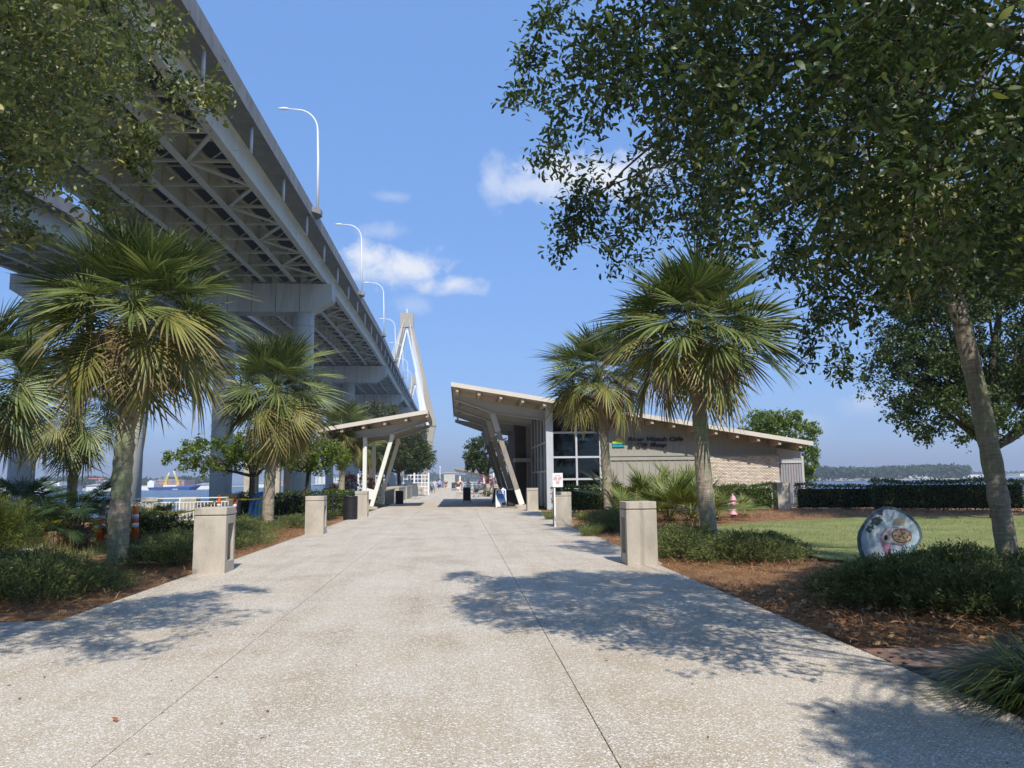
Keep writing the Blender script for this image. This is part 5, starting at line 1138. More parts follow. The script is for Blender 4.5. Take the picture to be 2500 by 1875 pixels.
# oak on the lawn behind the tall palm trunk
tree('lawn_oak', 'oak on the lawn behind the tall leaning palm trunk', at(2436, 1240, 26.5), 2.6, [((.2, 0, 6.8), (4.0, 3.8, 2.6)), ((-3.0, -.6, 5.0), (2.0, 2.0, 1.6)), ((-2.0, -1, 3.7), (2.3, 2.2, 1.0)), ((3.2, 0, 5), (2.6, 2.6, 1.8)), ((-.3, 1, 9), (3, 3, 1.8))], 2300, 36, .125, .42, 'tree_leaf', .24, None, 39, .35, T_LEAF, .55)
# oleanders
def oleander(label, base, rad, h, mat, n, fl, seed):
    r = np.random.RandomState(seed); base = np.asarray(base, float)*(1, 1, 0)+(0, 0, -.07); t = thing('oleander', label, 'shrub', base, 'flowering oleanders')
    cs = ellipsoid_pts(n, base+np.array([0, 0, h*.55]), (rad, rad, h*.5), r)
    mb = MB()
    for k in range(16): mb.tube([base+r.randn(3)*(.15, .15, 0), base+(cs[k]-base)*.5+r.randn(3)*.06, cs[k]], [.03, .022, .01], 5)
    part('stems', mb, M['bark'], t); crown_leaves(t, cs, 22, .16, .35, M[mat], .2, T_KITE, seed, 'foliage', -.3)
    f = cs[cs[:, 2] > base[2]+h*.5][:fl]; f = f+unit(f-(base+(0, 0, h*.4)))*.14
    if len(f): crown_leaves(t, f, 26, .085, .14, M['pinkf'], .9, T_CLUMP, seed+1, 'blossom', 0)
oleander('pink-flowering oleander behind the third left palm', at(866, 1230, 49), 1.25, 2.1, 'darkhedge', 150, 46, 51)
oleander('second pink oleander, left of the third left palm trunk', at(812, 1225, 47.5), .7, 1.35, 'tree_leaf', 70, 16, 52)
oleander('reddish oleander beside the planter behind the poster board', at(1190, 1215, 74), 1.1, 1.9, 'far_leaf', 90, 30, 53)

# ------------------------------------------------------------------ the two live oaks hanging over the camera
def shadow_xy(p): 
    k = p[..., 2]/SUN[2]; return p[..., :2]-SUN[:2]*k[..., None]
def big_oak(name, label, trunk, center, rad, sil, shpolys, ncand, per, lsize, mat, seed, tr, keepside, dens, extra=None, sprays=()):
    r = np.random.RandomState(seed); base = np.array([trunk[0], trunk[1], -.07]); t = thing(name, label, 'tree', base, 'live oaks overhanging the camera')
    c = np.asarray(center, float); kids = 9; npar = ncand//kids; d = unit(r.randn(npar, 3)); q = r.rand(npar)**(1/2.4); P0 = c+d*q[:, None]*np.asarray(rad)
    P0[:, 2] = np.maximum(P0[:, 2], c[2]-rad[2]*.75+.25*r.rand(npar))
    def good(P_, tol):
        uv, w = proj(P_); infr = (w > .3) & (uv[:, 0] > -60) & (uv[:, 0] < 2560) & (uv[:, 1] > -60)
        ok = ~infr | inpoly(uv, sil)
        ok &= np.linalg.norm(P_-CC, axis=1) > 4.2
        s = shadow_xy(P_); onwalk = (s[:, 0] > -4.7) & (s[:, 0] < 3.7) & (s[:, 1] > 2.5) & (s[:, 1] < 30)
        ins = np.zeros(len(P_), bool)
        for po in shpolys: ins |= inpoly(s, po)
        ok &= ~onwalk | ins
        ok &= onwalk | (s[:, 1] < 10.2+1.35*np.maximum(0, np.abs(s[:, 0])-3.7)) | (keepside < 0)
        return ok, uv, infr
    if extra is not None: ne = npar//30; P0[:ne] = np.asarray(extra[0])+r.randn(ne, 3)*np.asarray(extra[1])
    ok, uv, infr = good(P0, 0); ok &= (r.rand(npar) < dens(P0, uv, infr)) | ((np.arange(npar) < npar//30) & (extra is not None)); P0 = P0[ok]
    P_ = (P0[:, None, :]+r.randn(len(P0), kids, 3)*np.array([.30, .30, .26])-np.array([0, 0, .12])*r.rand(len(P0), kids, 1)).reshape(-1, 3)
    ok, uv, infr = good(P_, 0); cs = P_[ok]
    for (x0, y0, x1, y1, D) in sprays:          # drooping sprays at the rim of the crown
        m = 7; f = np.linspace(0, .85, m)[:, None]; a_, b_ = at(x0, y0, D), at(x1, y1, D-.3)
        cs = np.concatenate([cs, a_*(1-f)+b_*f+r.randn(m, 3)*.04])
    mb = MB(); fork = base+np.array([0, 0, 2.6]); mb.tube([base, base+(.06, .03, .9), base+(-.04, .05, 1.8), fork], [tr*1.35, tr, tr*.9, tr*.95], 14)
    ends = []
    for k in range(11):
        e = cs[r.randint(len(cs))]; e = c+(e-c)*.75; pth = limb_path(fork-(0, 0, .2), e, .5, r); mb.tube(pth, list(np.linspace(tr*.5, tr*.10, len(pth))), 8); ends += pth[3:]
    ends = np.array(ends)
    for k in range(170):
        e = cs[r.randint(len(cs))]; i = np.argmin(np.linalg.norm(ends-e, axis=1)+r.rand(len(ends))*.6); pth = limb_path(ends[i], e, .16, r); mb.tube(pth, list(np.linspace(.022, .006, len(pth))), 5)
    part('trunk', mb, M['bark'], t, True)
    crown_leaves(t, cs, per, lsize, 0.34, M[mat], .40, T_LEAF, seed, hang=.45, twmat=M['bark'])
    return len(cs)
gp2 = lambda pts: [tuple(G(x, y)[:2]) for x, y in pts]
silR = [(1325, -80), (1330, 60), (1300, 130), (1330, 190), (1260, 205), (1190, 238), (1205, 275), (1300, 270), (1335, 330), (1300, 420), (1345, 420), (1400, 360), (1440, 390), (1400, 470), (1365, 560), (1368, 640), (1400, 600), (1440, 545), (1478, 650), (1500, 660), (1510, 560), (1560, 500), (1600, 470), (1660, 450), (1660, 560), (1690, 600), (1740, 560), (1800, 620), (1850, 560), (1900, 520), (1960, 560), (1900, 640), (1880, 670), (1960, 650), (1990, 740), (1975, 820), (2040, 800), (2100, 760), (2200, 740), (2300, 715), (2400, 690), (2580, 710), (2580, -80)]
silR = [(x+48 if x < 1550 else x+15, y) for x, y in silR]
shR = [gp2([(1100, 1452), (1180, 1425), (1260, 1408), (1350, 1395), (1450, 1390), (1600, 1400), (1720, 1420), (2130, 1585), (2260, 1670), (2160, 1668), (2060, 1650), (1960, 1650), (1800, 1640), (1700, 1650), (1560, 1600), (1420, 1590), (1400, 1535), (1250, 1545), (1120, 1500)]),
       gp2([(2560, 1800), (2380, 1750), (2250, 1725), (1980, 1705), (2040, 1760), (2060, 1860), (2050, 1990), (2800, 2100)]), gp2([(1340, 1330), (1420, 1318), (1500, 1335), (1530, 1360), (1440, 1352), (1380, 1342)]),
       [(2.2, 19.5), (3.7, 19.5), (3.7, 17.8), (2.6, 17.8)], [(2.4, 26.5), (3.7, 26.5), (3.7, 25), (2.6, 25)]]
def densR(P_, uv, infr):
    k = np.ones(len(P_)); lft = infr & (uv[:, 0] < 1750) & (uv[:, 1] > 330); k[lft] = .55
    k[infr & (uv[:, 0] < 1330)] = .6; k[~infr] = .45; k[P_[:, 1] < 3.2] *= .15; k[P_[:, 2] > 8] *= .35; k[(~infr) & (P_[:, 0] > 8)] *= .5; return k
silL = [(-80, -80), (360, -80), (370, 30), (350, 60), (400, 90), (380, 120), (450, 130), (520, 170), (530, 220), (500, 240), (440, 215), (370, 230), (340, 270), (290, 280), (310, 320), (280, 350), (230, 380), (205, 430), (150, 400), (110, 440), (70, 490), (30, 540), (-80, 560)]
shL = [gp2([(x/1.77, 1300+y/1.77) for x, y in ((-300, 360), (200, 385), (330, 345), (520, 300), (850, 252), (1000, 285), (1100, 300), (1060, 330), (1190, 345), (1150, 378), (900, 420), (780, 490), (560, 540), (350, 560), (0, 530), (-300, 560))])]
def densL(P_, uv, infr):
    k = np.ones(len(P_)); k[infr & (uv[:, 0] > 330)] = .7; k[~infr] = .4; k[P_[:, 1] < 2.4] *= .12; k[P_[:, 2] > 8.2] *= .4; return k
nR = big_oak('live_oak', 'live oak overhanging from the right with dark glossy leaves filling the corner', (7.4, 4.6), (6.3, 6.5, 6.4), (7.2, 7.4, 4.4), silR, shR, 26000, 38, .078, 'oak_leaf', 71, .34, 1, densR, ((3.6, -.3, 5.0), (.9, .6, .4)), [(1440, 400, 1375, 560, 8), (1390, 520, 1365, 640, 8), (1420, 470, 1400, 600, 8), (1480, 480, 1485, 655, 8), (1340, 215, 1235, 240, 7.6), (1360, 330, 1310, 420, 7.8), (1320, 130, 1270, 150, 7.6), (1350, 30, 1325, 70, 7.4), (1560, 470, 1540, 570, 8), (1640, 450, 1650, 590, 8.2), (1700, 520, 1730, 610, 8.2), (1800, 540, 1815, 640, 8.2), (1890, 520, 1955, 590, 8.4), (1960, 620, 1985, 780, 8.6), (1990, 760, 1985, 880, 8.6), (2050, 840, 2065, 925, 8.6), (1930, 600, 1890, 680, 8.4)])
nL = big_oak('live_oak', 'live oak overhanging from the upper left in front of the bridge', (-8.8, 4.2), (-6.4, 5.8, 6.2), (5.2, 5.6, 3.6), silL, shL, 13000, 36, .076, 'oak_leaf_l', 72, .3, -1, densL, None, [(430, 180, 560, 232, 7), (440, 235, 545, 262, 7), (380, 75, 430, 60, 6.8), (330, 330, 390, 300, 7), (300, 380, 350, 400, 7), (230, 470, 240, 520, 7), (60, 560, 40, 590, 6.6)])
print('OAK CLUSTERS', nR, nL)

# ------------------------------------------------------------------ shrubs
def juniper(label, cx, cy, rx, ry, h, n, seed, mat='juniper', ls=.055, name='juniper_shrub', group='spreading junipers in the beds'):
    r = np.random.RandomState(seed); t = thing(name, label, 'shrub', (cx, cy, 0), group); n = int(n*2.2)
    m = max(14, int(n/34)); a = r.rand(m)*6.283; q = np.sqrt(r.rand(m)); 
    bump = 1+.25*np.sin(a*3+seed)+.15*r.randn(m)
    bx = cx+np.cos(a)*q*rx*bump; by = cy+np.sin(a)*q*ry*bump; bz = h*np.clip(1-(q*.92)**2.4, .0, 1)*(.72+.4*r.rand(m))+.04
    out = unit(np.stack([np.cos(a)*q*1.2, np.sin(a)*q*1.2, .55+.3*r.rand(m)], -1)+r.randn(m, 3)*.3)
    per = int(n/m); s = r.rand(m, per)
    pl = .20*(h/.5)**.4
    pos = np.stack([bx, by, bz], -1)[:, None, :]+out[:, None, :]*((s-.75)*pl*1.5)[..., None]+r.randn(m, per, 3)*(.020+.045*(1-s))[..., None]
    ax = unit(out[:, None, :]*1.0+r.randn(m, per, 3)*.55); pos[..., 2] = np.maximum(pos[..., 2], .01)
    rn = np.clip(.4+.18*r.randn(m)[:, None]+.25*(s-.4)+.12*r.randn(m, per), 0, 1)
    leaves('foliage', pos.reshape(-1, 3), ax.reshape(-1, 3), rdir(m*per, r), ls*(.6+.8*r.rand(m*per)), .24, T_KITE, M[mat], t, rnd=rn.reshape(-1))
    mb = MB()
    for k in range(12): mb.tube([(cx+r.randn()*.1, cy+r.randn()*.1, -.03), (cx+(bx[k]-cx)*.6, cy+(by[k]-cy)*.6, bz[k]*.4), (bx[k], by[k], bz[k]-.06)], [.02, .014, .006], 5)
    part('stems', mb, M['bark'], t)
def jrow(seed, specs):
    for i, (cx, cy, rx, ry, h, n, lab) in enumerate(specs): juniper(lab, cx, cy, rx, ry, h, n, seed+i)
jrow(100, [(-5.9, 11.5, .95, .95, .44, 9000, 'juniper at the corner of the left bed nearest the walkway'), (-7.3, 11.3, 1.0, 1.0, .46, 9000, 'juniper second from the walkway in the front left row'),
           (-8.7, 11.3, 1.0, 1.0, .48, 8000, 'juniper at the left end of the front row, by the frame edge'), (-6.6, 12.7, 1.0, .8, .42, 7000, 'juniper behind the front left row, before the palm foot'),
           (-5.5, 15.6, .75, .9, .42, 7000, 'dark juniper just behind the nearest left pier'), (-6.0, 17.2, .9, .9, .42, 6000, 'dark juniper right of the big left palm trunk'), (-5.6, 19.4, .8, 1.2, .40, 6000, 'juniper along the left edge halfway to the second pier'),
           (-6.2, 21.6, 1.0, 1.3, .40, 6000, 'juniper before the second left pier'), (-6.6, 24.6, 1.0, 1.4, .40, 5500, 'juniper at the foot of the criss-cross palm'), (-5.6, 27.5, .8, 1.4, .36, 4500, 'juniper behind the second left pier'),
           (-8.0, 14.6, .45, .5, .32, 2500, 'small dark juniper left of the big palm foot')])
jrow(130, [(5.35, 9.4, .95, .9, .44, 11000, 'dark juniper nearest the walkway edge in the shade at right'), (6.45, 9.8, .95, .95, .52, 12000, 'tall dark juniper in front of the painted shell'), (5.9, 8.6, .8, .7, .42, 7000, 'lowest dark juniper at the front of the right bed'), (7.5, 9.9, .6, .6, .42, 6000, 'dark juniper at the right end before the tall trunk'),
           (4.4, 15.2, .65, .9, .48, 7000, 'juniper right behind the nearest right pier'), (5.3, 14.4, .9, .9, .42, 8000, 'sunlit juniper at the foot of the big right palm'), (6.1, 15.2, .7, .8, .36, 5500, 'juniper at the right end of the sunlit group'), (4.9, 16.6, .8, .8, .5, 5500, 'juniper hidden behind the sunlit right group'),
           (4.6, 23.2, .7, 1.0, .5, 5000, 'juniper to the right of the second right pier'), (5.0, 25.6, .9, 1.2, .5, 4500, 'juniper behind the second right pier'), (8.6, 8.2, .8, .7, .5, 6000, 'dark shrub at the right frame edge behind the liriope')])
juniper('rounded golden-green shrub at the left frame edge', -8.95, 15.6, .8, .8, 1.28, 12000, 150, 'bush_leaf', .05, 'golden_shrub', None)
juniper('green shrub mass behind the shaggy palms at left', -11.6, 22.5, 1.5, 1.0, .8, 6000, 151, 'darkhedge', .09, 'dark_shrub', 'dark shrubs at the left')
juniper('dark shrub between the cones and the big palm', -9.0, 22.8, 1.3, .8, .75, 5000, 152, 'darkhedge', .09, 'dark_shrub', 'dark shrubs at the left')
juniper('dark shrub behind the delineator by the granite block', -9.6, 33.8, .9, .7, .9, 3600, 153, 'darkhedge', .09, 'dark_shrub', 'dark shrubs at the left')
def hedge(label, a, b, w, h, mat, dens, ls, seed, gap=0.0, group='clipped hedges'):
    r = np.random.RandomState(seed); a, b = np.array([*a, -.07]), np.array([*b, -.07]); L = np.linalg.norm(b-a); d = (b-a)/L; s = np.array([-d[1], d[0], 0]); t = thing('hedge', label, 'hedge', (a+b)/2, group)
    h0 = .1 if gap == 0 else gap
    core = MB().box((a+b)/2+(0, 0, h0+(h-h0)*.46), (L-.25, w*.5, (h-h0)*.8), ax=(d, s, np.array([0, 0, 1.]))); part('dark_filler', core, simple('hedge_filler_dark_%d' % seed, (.012, .014, .008), .95), t)  # near-black solid box added inside so the hedge isn't see-through
    n = int(dens*L*(w+2*h)); u = r.rand(n)*L; face = r.rand(n); v = np.where(face < .62, -1, np.where(face < .8, 1, (r.rand(n)*2-1)))*w/2; z = np.where(face < .8, h0+(h-h0)*r.rand(n), h)
    und = .05*np.sin(u*1.3+seed)+.03*np.sin(u*3.1)+np.where(r.rand(n) < .07, .16*r.rand(n), 0)
    pos = a+d*u[:, None]+s*(v*(1-.22*r.rand(n)))[:, None]; pos[:, 2] += z*(1-.05*r.rand(n))+und*(z/h)
    nv = np.where((face < .8)[:, None], s*np.sign(v)[:, None], np.array([0, 0, 1.])); pos = pos+r.randn(n, 3)*.035
    keep = (pos[:, 2] > .25) | (r.rand(n) < .6); pos, nv = pos[keep], nv[keep]; n = len(pos)
    ax = unit(nv*.6+np.array([0, 0, .35])+r.randn(n, 3)*.7)
    leaves('foliage', pos, ax, unit(nv+r.randn(n, 3)*.6), ls*(.6+.7*r.rand(n)), .5, T_LEAF, M[mat], t)
hedge('glossy hedge in front of the cafe wall', (4.4, 36.6), (15.0, 36.3), .7, 1.22, 'hedge_leaf', 620, .085, 201)
hedge('thin see-through hedge with white pickets showing, right of the hedge pier', (16.0, 36.1), (19.4, 35.0), .6, 1.18, 'darkhedge', 420, .085, 202)
hedge('tall dark hedge closing the lawn at right', (18.6, 34.0), (24.2, 31.8), 1.1, 1.36, 'darkhedge', 620, .075, 203)
hedge('dark hedge behind the black fence at left', (-10.2, 36.8), (-6.3, 36.4), .8, 1.12, 'darkhedge', 520, .085, 204)
hedge('sunlit hedge end beside the timber post', (-6.3, 36.9), (-4.95, 36.6), .8, 1.2, 'hedge_leaf', 560, .085, 205)
def tuft(name, label, c, n, L, w, mat, spread, seed, arch=.5, group=None, cat='grass'):
    r = np.random.RandomState(seed); c = np.array([c[0], c[1], 0.]); t = thing(name, label, cat, c, group); a = r.rand(n)*6.283; q = np.sqrt(r.rand(n))*spread
    pos = c+np.stack([np.cos(a)*q, np.sin(a)*q, np.zeros(n)], -1); a2 = a+r.randn(n)*.5; tl = .25+arch*r.rand(n)
    ax = np.stack([np.cos(a2)*tl, np.sin(a2)*tl, np.ones(n)*.9], -1); nor = -np.stack([np.cos(a2), np.sin(a2), -tl], -1)
    # arching blades: three straight pieces
    ln = L*(.6+.5*r.rand(n)); ax = unit(ax); T = np.array([0, .35, .68, 1.0]); V = []; hz = np.stack([np.cos(a2), np.sin(a2), np.zeros(n)], -1); sd = np.stack([-np.sin(a2), np.cos(a2), np.zeros(n)], -1)
    dr = arch*(.5+.9*r.rand(n)); P_ = [pos+ax*(ln*f)[:, None]+hz*(dr*ln*.45*f**2)[:, None]-np.array([0, 0, 1.])*(dr*ln*.75*f**2.6)[:, None] for f in T]
    wv = [w, w*.95, w*.65, 0.0008]; V = np.stack([x for p, q_ in zip(P_, wv) for x in (p-sd*q_/2, p+sd*q_/2)], 1)
    V[..., 2] = np.maximum(V[..., 2], .006)
    F = np.array([[0, 1, 3, 2], [2, 3, 5, 4], [4, 5, 7, 6]]); FF = (np.arange(n)[:, None, None]*8+F[None]).reshape(-1, 4)
    npobj('blades', npmesh('blades', (V-c).reshape(-1, 3), FF, M[mat], rnd=np.repeat(r.rand(n), 8)), t)
for i, (x, y, n, L, lab) in enumerate(((4.12, 5.22, 1300, .78, 'arching liriope clump nearest the camera at the right edge'), (4.7, 5.45, 1100, .78, 'liriope clump behind the nearest one at right'), (4.3, 4.55, 1000, .66, 'liriope clump cut by the lower right frame edge'), (5.6, 5.1, 600, .6, 'liriope clump farthest right by the frame edge'), (4.35, 5.62, 700, .62, 'small liriope tuft beside the brick paver path'))):
    tuft('liriope', lab, (x, y), n, L, .011, 'liriope', .26, 300+i, .95, 'liriope clumps at the right edge', 'plant')
c_ = G(1856, 1338); tuft('muhly_grass', 'round tuft of fine dark grass at the edge of the lawn', c_, 900, .62, .005, 'grass', .16, 310, .55)
for i, (px, py, lab) in enumerate(((1368, 1262, 'fine grass tuft left of the second right pier'), (1345, 1268, 'grass tuft at the bed edge between the right piers'), (1420, 1268, 'wispy grass tuft right of the second right pier'), (1462, 1300, 'spiky green tuft in front of the junipers at right'), (1440, 1308, 'small tuft on the straw before the second right pier'), (790, 1270, 'soft grass tuft beside the second left pier'), (812, 1262, 'soft grass tuft before the timber post'), (760, 1284, 'grass tuft at the walkway edge behind the second left pier'))):
    q = G(px, py); tuft('grass_tuft', lab, q, 420, .55, .007, 'grass', .22, 320+i, .5, 'grass tufts in the beds')
for i, (px, Yd, lab) in enumerate(((520, 34.5, 'left of the spiky yuccas behind the granite block'), (585, 35.2, 'right of the spiky yuccas behind the granite block'), (600, 29.6, 'low spiky yucca in front of the dark shrub'))):
    q = at(px, 1240, Yd); tuft('yucca', lab, q, 130 if i < 2 else 70, 1.35 if i < 2 else .7, .05, 'windmill', .12, 340+i, .45, 'spiky yuccas', 'plant')
# lawn, rough grass and litter (stuff)
def scatter(poly, n, r):
    xs = [p[0] for p in poly]; ys = [p[1] for p in poly]; q = np.stack([r.uniform(min(xs), max(xs), n), r.uniform(min(ys), max(ys), n)], -1); return q[inpoly(q, poly)]
r = np.random.RandomState(401)
lw = scatter([(5.3, 18.5), (5.9, 21), (7.5, 24), (9, 25.6), (13, 27.8), (16, 28.6), (24, 27.5), (30, 20), (20, 9), (14, 7.4), (8.9, 9.4), (7.5, 12.3), (6.4, 15.3), (5.4, 17.2)], 190000, r); n = len(lw)
o = leaves('lawn_grass', np.c_[lw, np.zeros(n)-.005], np.c_[r.randn(n, 2)*.45, np.ones(n)], np.c_[r.randn(n, 2), np.zeros(n)], .045*(.5+r.rand(n)), .13, T_BLADE, M['grass'], None, np.zeros(3)); o['kind'] = 'stuff'; o['label'] = 'short mown grass of the lawn'; o['category'] = 'grass'
wg = scatter([(-9.5, 13.5), (-7.8, 19), (-7.5, 33), (-9.5, 35), (-20, 34), (-24, 26), (-14, 15), (-11, 12.2)], 52000, r); n = len(wg)
hgt = .14+.22*(np.sin(wg[:, 0]*1.7)*np.cos(wg[:, 1]*1.3)*.5+.5)
o = leaves('rough_grass', np.c_[wg, np.zeros(n)-.07], np.c_[r.randn(n, 2)*.35, np.ones(n)], np.c_[r.randn(n, 2), np.zeros(n)+.2], hgt*(.5+.8*r.rand(n)), .035, T_ARCH, M['wildgrass'], None, np.zeros(3)); o['kind'] = 'stuff'; o['label'] = 'rough straw-coloured grass behind the left bed'; o['category'] = 'grass'
def litter(label, poly, n, L, seed, wr=.035):
    r = np.random.RandomState(seed); q = scatter(poly, n, r); n = len(q); a = r.rand(n)*6.283
    o = leaves('pine_straw', np.c_[q, .012+.03*r.rand(n)], np.c_[np.cos(a), np.sin(a), r.randn(n)*.18], np.c_[r.randn(n, 2)*.2, np.ones(n)], L*(.5+r.rand(n)), wr, T_ARCH, M['straw'], None, np.zeros(3)); o['kind'] = 'stuff'; o['label'] = label; o['category'] = 'straw'
litter('pine straw lying on the right beds', [(3.58, 7.0), (3.55, 26), (5.4, 26), (5.2, 18), (6.3, 15), (7.4, 12), (9, 9.3), (10, 7.0)], 30000, .15, 411)
litter('dry leaves lying on the shaded right bed', [(3.62, 7.0), (3.6, 11), (8.5, 11), (9.5, 7.0)], 2600, .07, 412, .5)
litter('pine straw lying on the left bed', [(-4.6, 9.7), (-4.6, 30), (-6.5, 30), (-7, 14), (-9, 9.5)], 24000, .15, 413)
litter('straw on the bed under the liriope', [(3.6, 2), (3.6, 5.7), (6, 5.7), (6, 2)], 3500, .12, 414)
litter('straw along the far edge of the lawn', [(7, 24), (9, 26.2), (16, 29.2), (22, 29), (22, 35), (6, 35), (5.5, 26)], 22000, .2, 415)
# a few fallen leaves on the slabs
for i, (px, py, lab) in enumerate(((284, 1765, 'reddish fallen leaf on the left near slab'), (650, 1800, 'small dark leaf on the near centre slab'), (1480, 1612, 'small brown leaf right of the joint'), (1775, 1768, 'thin dry leaf on the right near slab'), (1030, 1672, 'curled twig on the centre slab'))):
    q = G(px, py)+(0, 0, .008); a = random.random()*6; t = leaves('fallen_leaf', np.array([q]), np.array([[math.cos(a), math.sin(a), .25]]), np.array([[0, .3, 1.]]), np.array([.05 if i else .07]), .55 if i < 3 else .15, T_LEAF, M['straw'] if i else simple('red_leaf', (.42, .12, .06), .6), None, q); tag(t, lab, 'leaf', 'fallen leaves on the walkway')
# pale rocks in the rough grass
for i, (px, py, s, lab) in enumerate(((66, 1352, .2, 'pale rock left in the rough grass'), (100, 1344, .26, 'long pale rock before the shaggy palms'), (198, 1323, .25, 'pale rock beside the leftmost cone'), (262, 1318, .2, 'small pale rock against the big palm trunk'))):
    q = G(px, py); random.seed(500+i); o = part('rock', MB().blob(q+(0, 0, .02), (s*1.3, s*.7, s*.5), 9, 6, .12), M['stone'], None, True, q); tag(o, lab, 'rock', 'pale rocks in the grass')

r = np.random.RandomState(431); q = np.concatenate([r.uniform((-4.5, 3.2), (3.5, 14), (150, 2)), np.c_[3.5-np.abs(r.randn(160))*.35, r.uniform(4, 30, 160)], np.c_[-4.5+np.abs(r.randn(160))*.35, r.uniform(9, 34, 160)]]); n = len(q); a = r.rand(n)*6.283
o = leaves('leaf_litter', np.c_[q, np.full(n, .004)], np.c_[np.cos(a), np.sin(a), .12*r.rand(n)], np.c_[r.randn(n, 2)*.2, np.ones(n)], .02+.03*r.rand(n), .4, T_LEAF, M['straw'], None, np.zeros(3)); o['kind'] = 'stuff'; o['label'] = 'tiny dry leaf bits strewn over the slabs'; o['category'] = 'leaves'
# ------------------------------------------------------------------ people
def skin_obj(name, verts, edges, radii, mat, parent, sub=1):
    me = bpy.data.meshes.new(name); me.from_pydata([tuple(np.asarray(v, float)) for v in verts], edges, []); me.materials.append(mat)
    o = link(bpy.data.objects.new(name, me)); o.parent = parent; ORG[o] = ORG[parent]
    sk = o.modifiers.new('skin', 'SKIN'); sv = me.skin_vertices[0].data if me.skin_vertices else None
    if sv is None:
        me.skin_vertices.new() if hasattr(me.skin_vertices, 'new') else None
    lay = me.skin_vertices[0].data
    for i, rr in enumerate(radii): lay[i].radius = (rr, rr) if not hasattr(rr, '__len__') else rr; lay[i].use_root = (i == 0)
    sb = o.modifiers.new('sub', 'SUBSURF'); sb.levels = sub; sb.render_levels = sub; return o
def person(label, px, py, face, shirt, shorts, hair, hat=None, pose='walk', h=1.72, arms=0.3, skin='skin'):
    p = G(px, py); t = thing('person', label, 'person', p); t.rotation_euler = (0, 0, face); k = h/1.72; st = .26 if pose == 'walk' else .02
    b = {'pel': (0, 0, .95), 'chest': (0, .02, 1.28), 'neck': (0, .02, 1.46), 'hb': (0, .02, 1.53), 'head': (0, .0, 1.62), 'top': (0, .01, 1.68)}
    V = [b['pel'], b['chest'], b['neck'], b['hb'], b['head'], b['top']]; Rr = [(.15, .10), (.165, .10), .06, .062, (.085, .10), (.06, .07)]; E = [(0, 1), (1, 2), (2, 3), (3, 4), (4, 5)]
    def chain(start, pts, rs):
        pr = start
        for q, rr in zip(pts, rs): V.append(q); Rr.append(rr); E.append((pr, len(V)-1)); pr = len(V)-1
    for s in (-1, 1):
        f = st*s
        chain(1, [(s*.19, .02, 1.38), (s*(.24+arms*.1), .03+f*.3, 1.13), (s*(.22+arms*.05), -.06-f*.2, .92), (s*.22, -.09-f*.25, .84)], [.06, .045, .035, .04])
        chain(0, [(s*.095, 0, .88), (s*.1, -f*.8, .50), (s*.1, -f*1.05+.05, .09), (s*.1, -f*1.05-.1, .04)], [.09, .062, .045, .04])
    V = [tuple(np.array(v)*k) for v in V]
    skin_obj('body', V, E, Rr, M[skin], t)
    def cloth(name, idx, grow, col):
        vv = [V[i] for i in idx]; mp = {i: j for j, i in enumerate(idx)}; ee = [(mp[a], mp[c]) for a, c in E if a in mp and c in mp]; rr = [tuple(q*grow for q in (Rr[i] if hasattr(Rr[i], '__len__') else (Rr[i], Rr[i]))) for i in idx]
        skin_obj(name, vv, ee, rr, simple(name+'_cloth', col, .85, .1, 12), t)
    cloth('shirt', [0, 1, 6, 7, 14, 15] if len(V) > 15 else [0, 1], 1.16, shirt)
    cloth('shorts', [0, 10, 11, 18, 19], 1.2, shorts)
    hm = MB().blob(np.array([0, .03, 1.645])*k+p, (.105, .115, .115), 12, 8); part('hair', hm, simple('hair', hair, .6), t, True)
    if hat: part('hat', MB().lathe(np.array([0, .02, 1.68])*k+p, [(.2, 0), (.2, .012), (.11, .03), (.1, .12), (.02, .14)], 16), simple('straw_hat', hat, .8), t, True)
    part('shoes', MB().box(np.array([-.1, st*1.05-.0, .04])*k+p, (.09, .25, .08)).box(np.array([.1, -st*1.05-.0, .04])*k+p, (.09, .25, .08)), simple('shoe', (.5, .5, .5), .7), t)
    return t
person('woman in a dark top and white shorts behind the lone chalkboard', 1119, 1217, math.pi, (.06, .06, .065), (.75, .74, .72), (.35, .2, .1), pose='stand')
person('person in a yellow dress and wide straw hat near the chalkboard', 1143.5, 1205, .3, (.75, .60, .25), (.75, .62, .30), (.2, .12, .06), hat=(.80, .66, .30), pose='stand', h=1.65)
person('walker in a white and blue shirt, leftmost of the distant group', 1061, 1199, math.pi, (.60, .66, .78), (.45, .5, .6), (.3, .22, .15))
person('walker in a lilac-blue shirt and dark shorts, middle of the distant group', 1073, 1199.5, math.pi, (.36, .42, .75), (.03, .03, .05), (.05, .04, .04), h=1.82)
person('walker in a black top and white cap, rightmost of the distant group', 1088.5, 1198.5, math.pi, (.03, .03, .035), (.35, .22, .16), (.7, .68, .62))
person('small child in a pale turquoise top by the porch', 1159, 1213, .2, (.30, .62, .62), (.35, .35, .4), (.2, .14, .1), pose='stand', h=1.12)
person('tiny distant figure near the far canopy', 1127, 1192, 0, (.6, .3, .25), (.3, .3, .35), (.1, .08, .06), h=1.7)
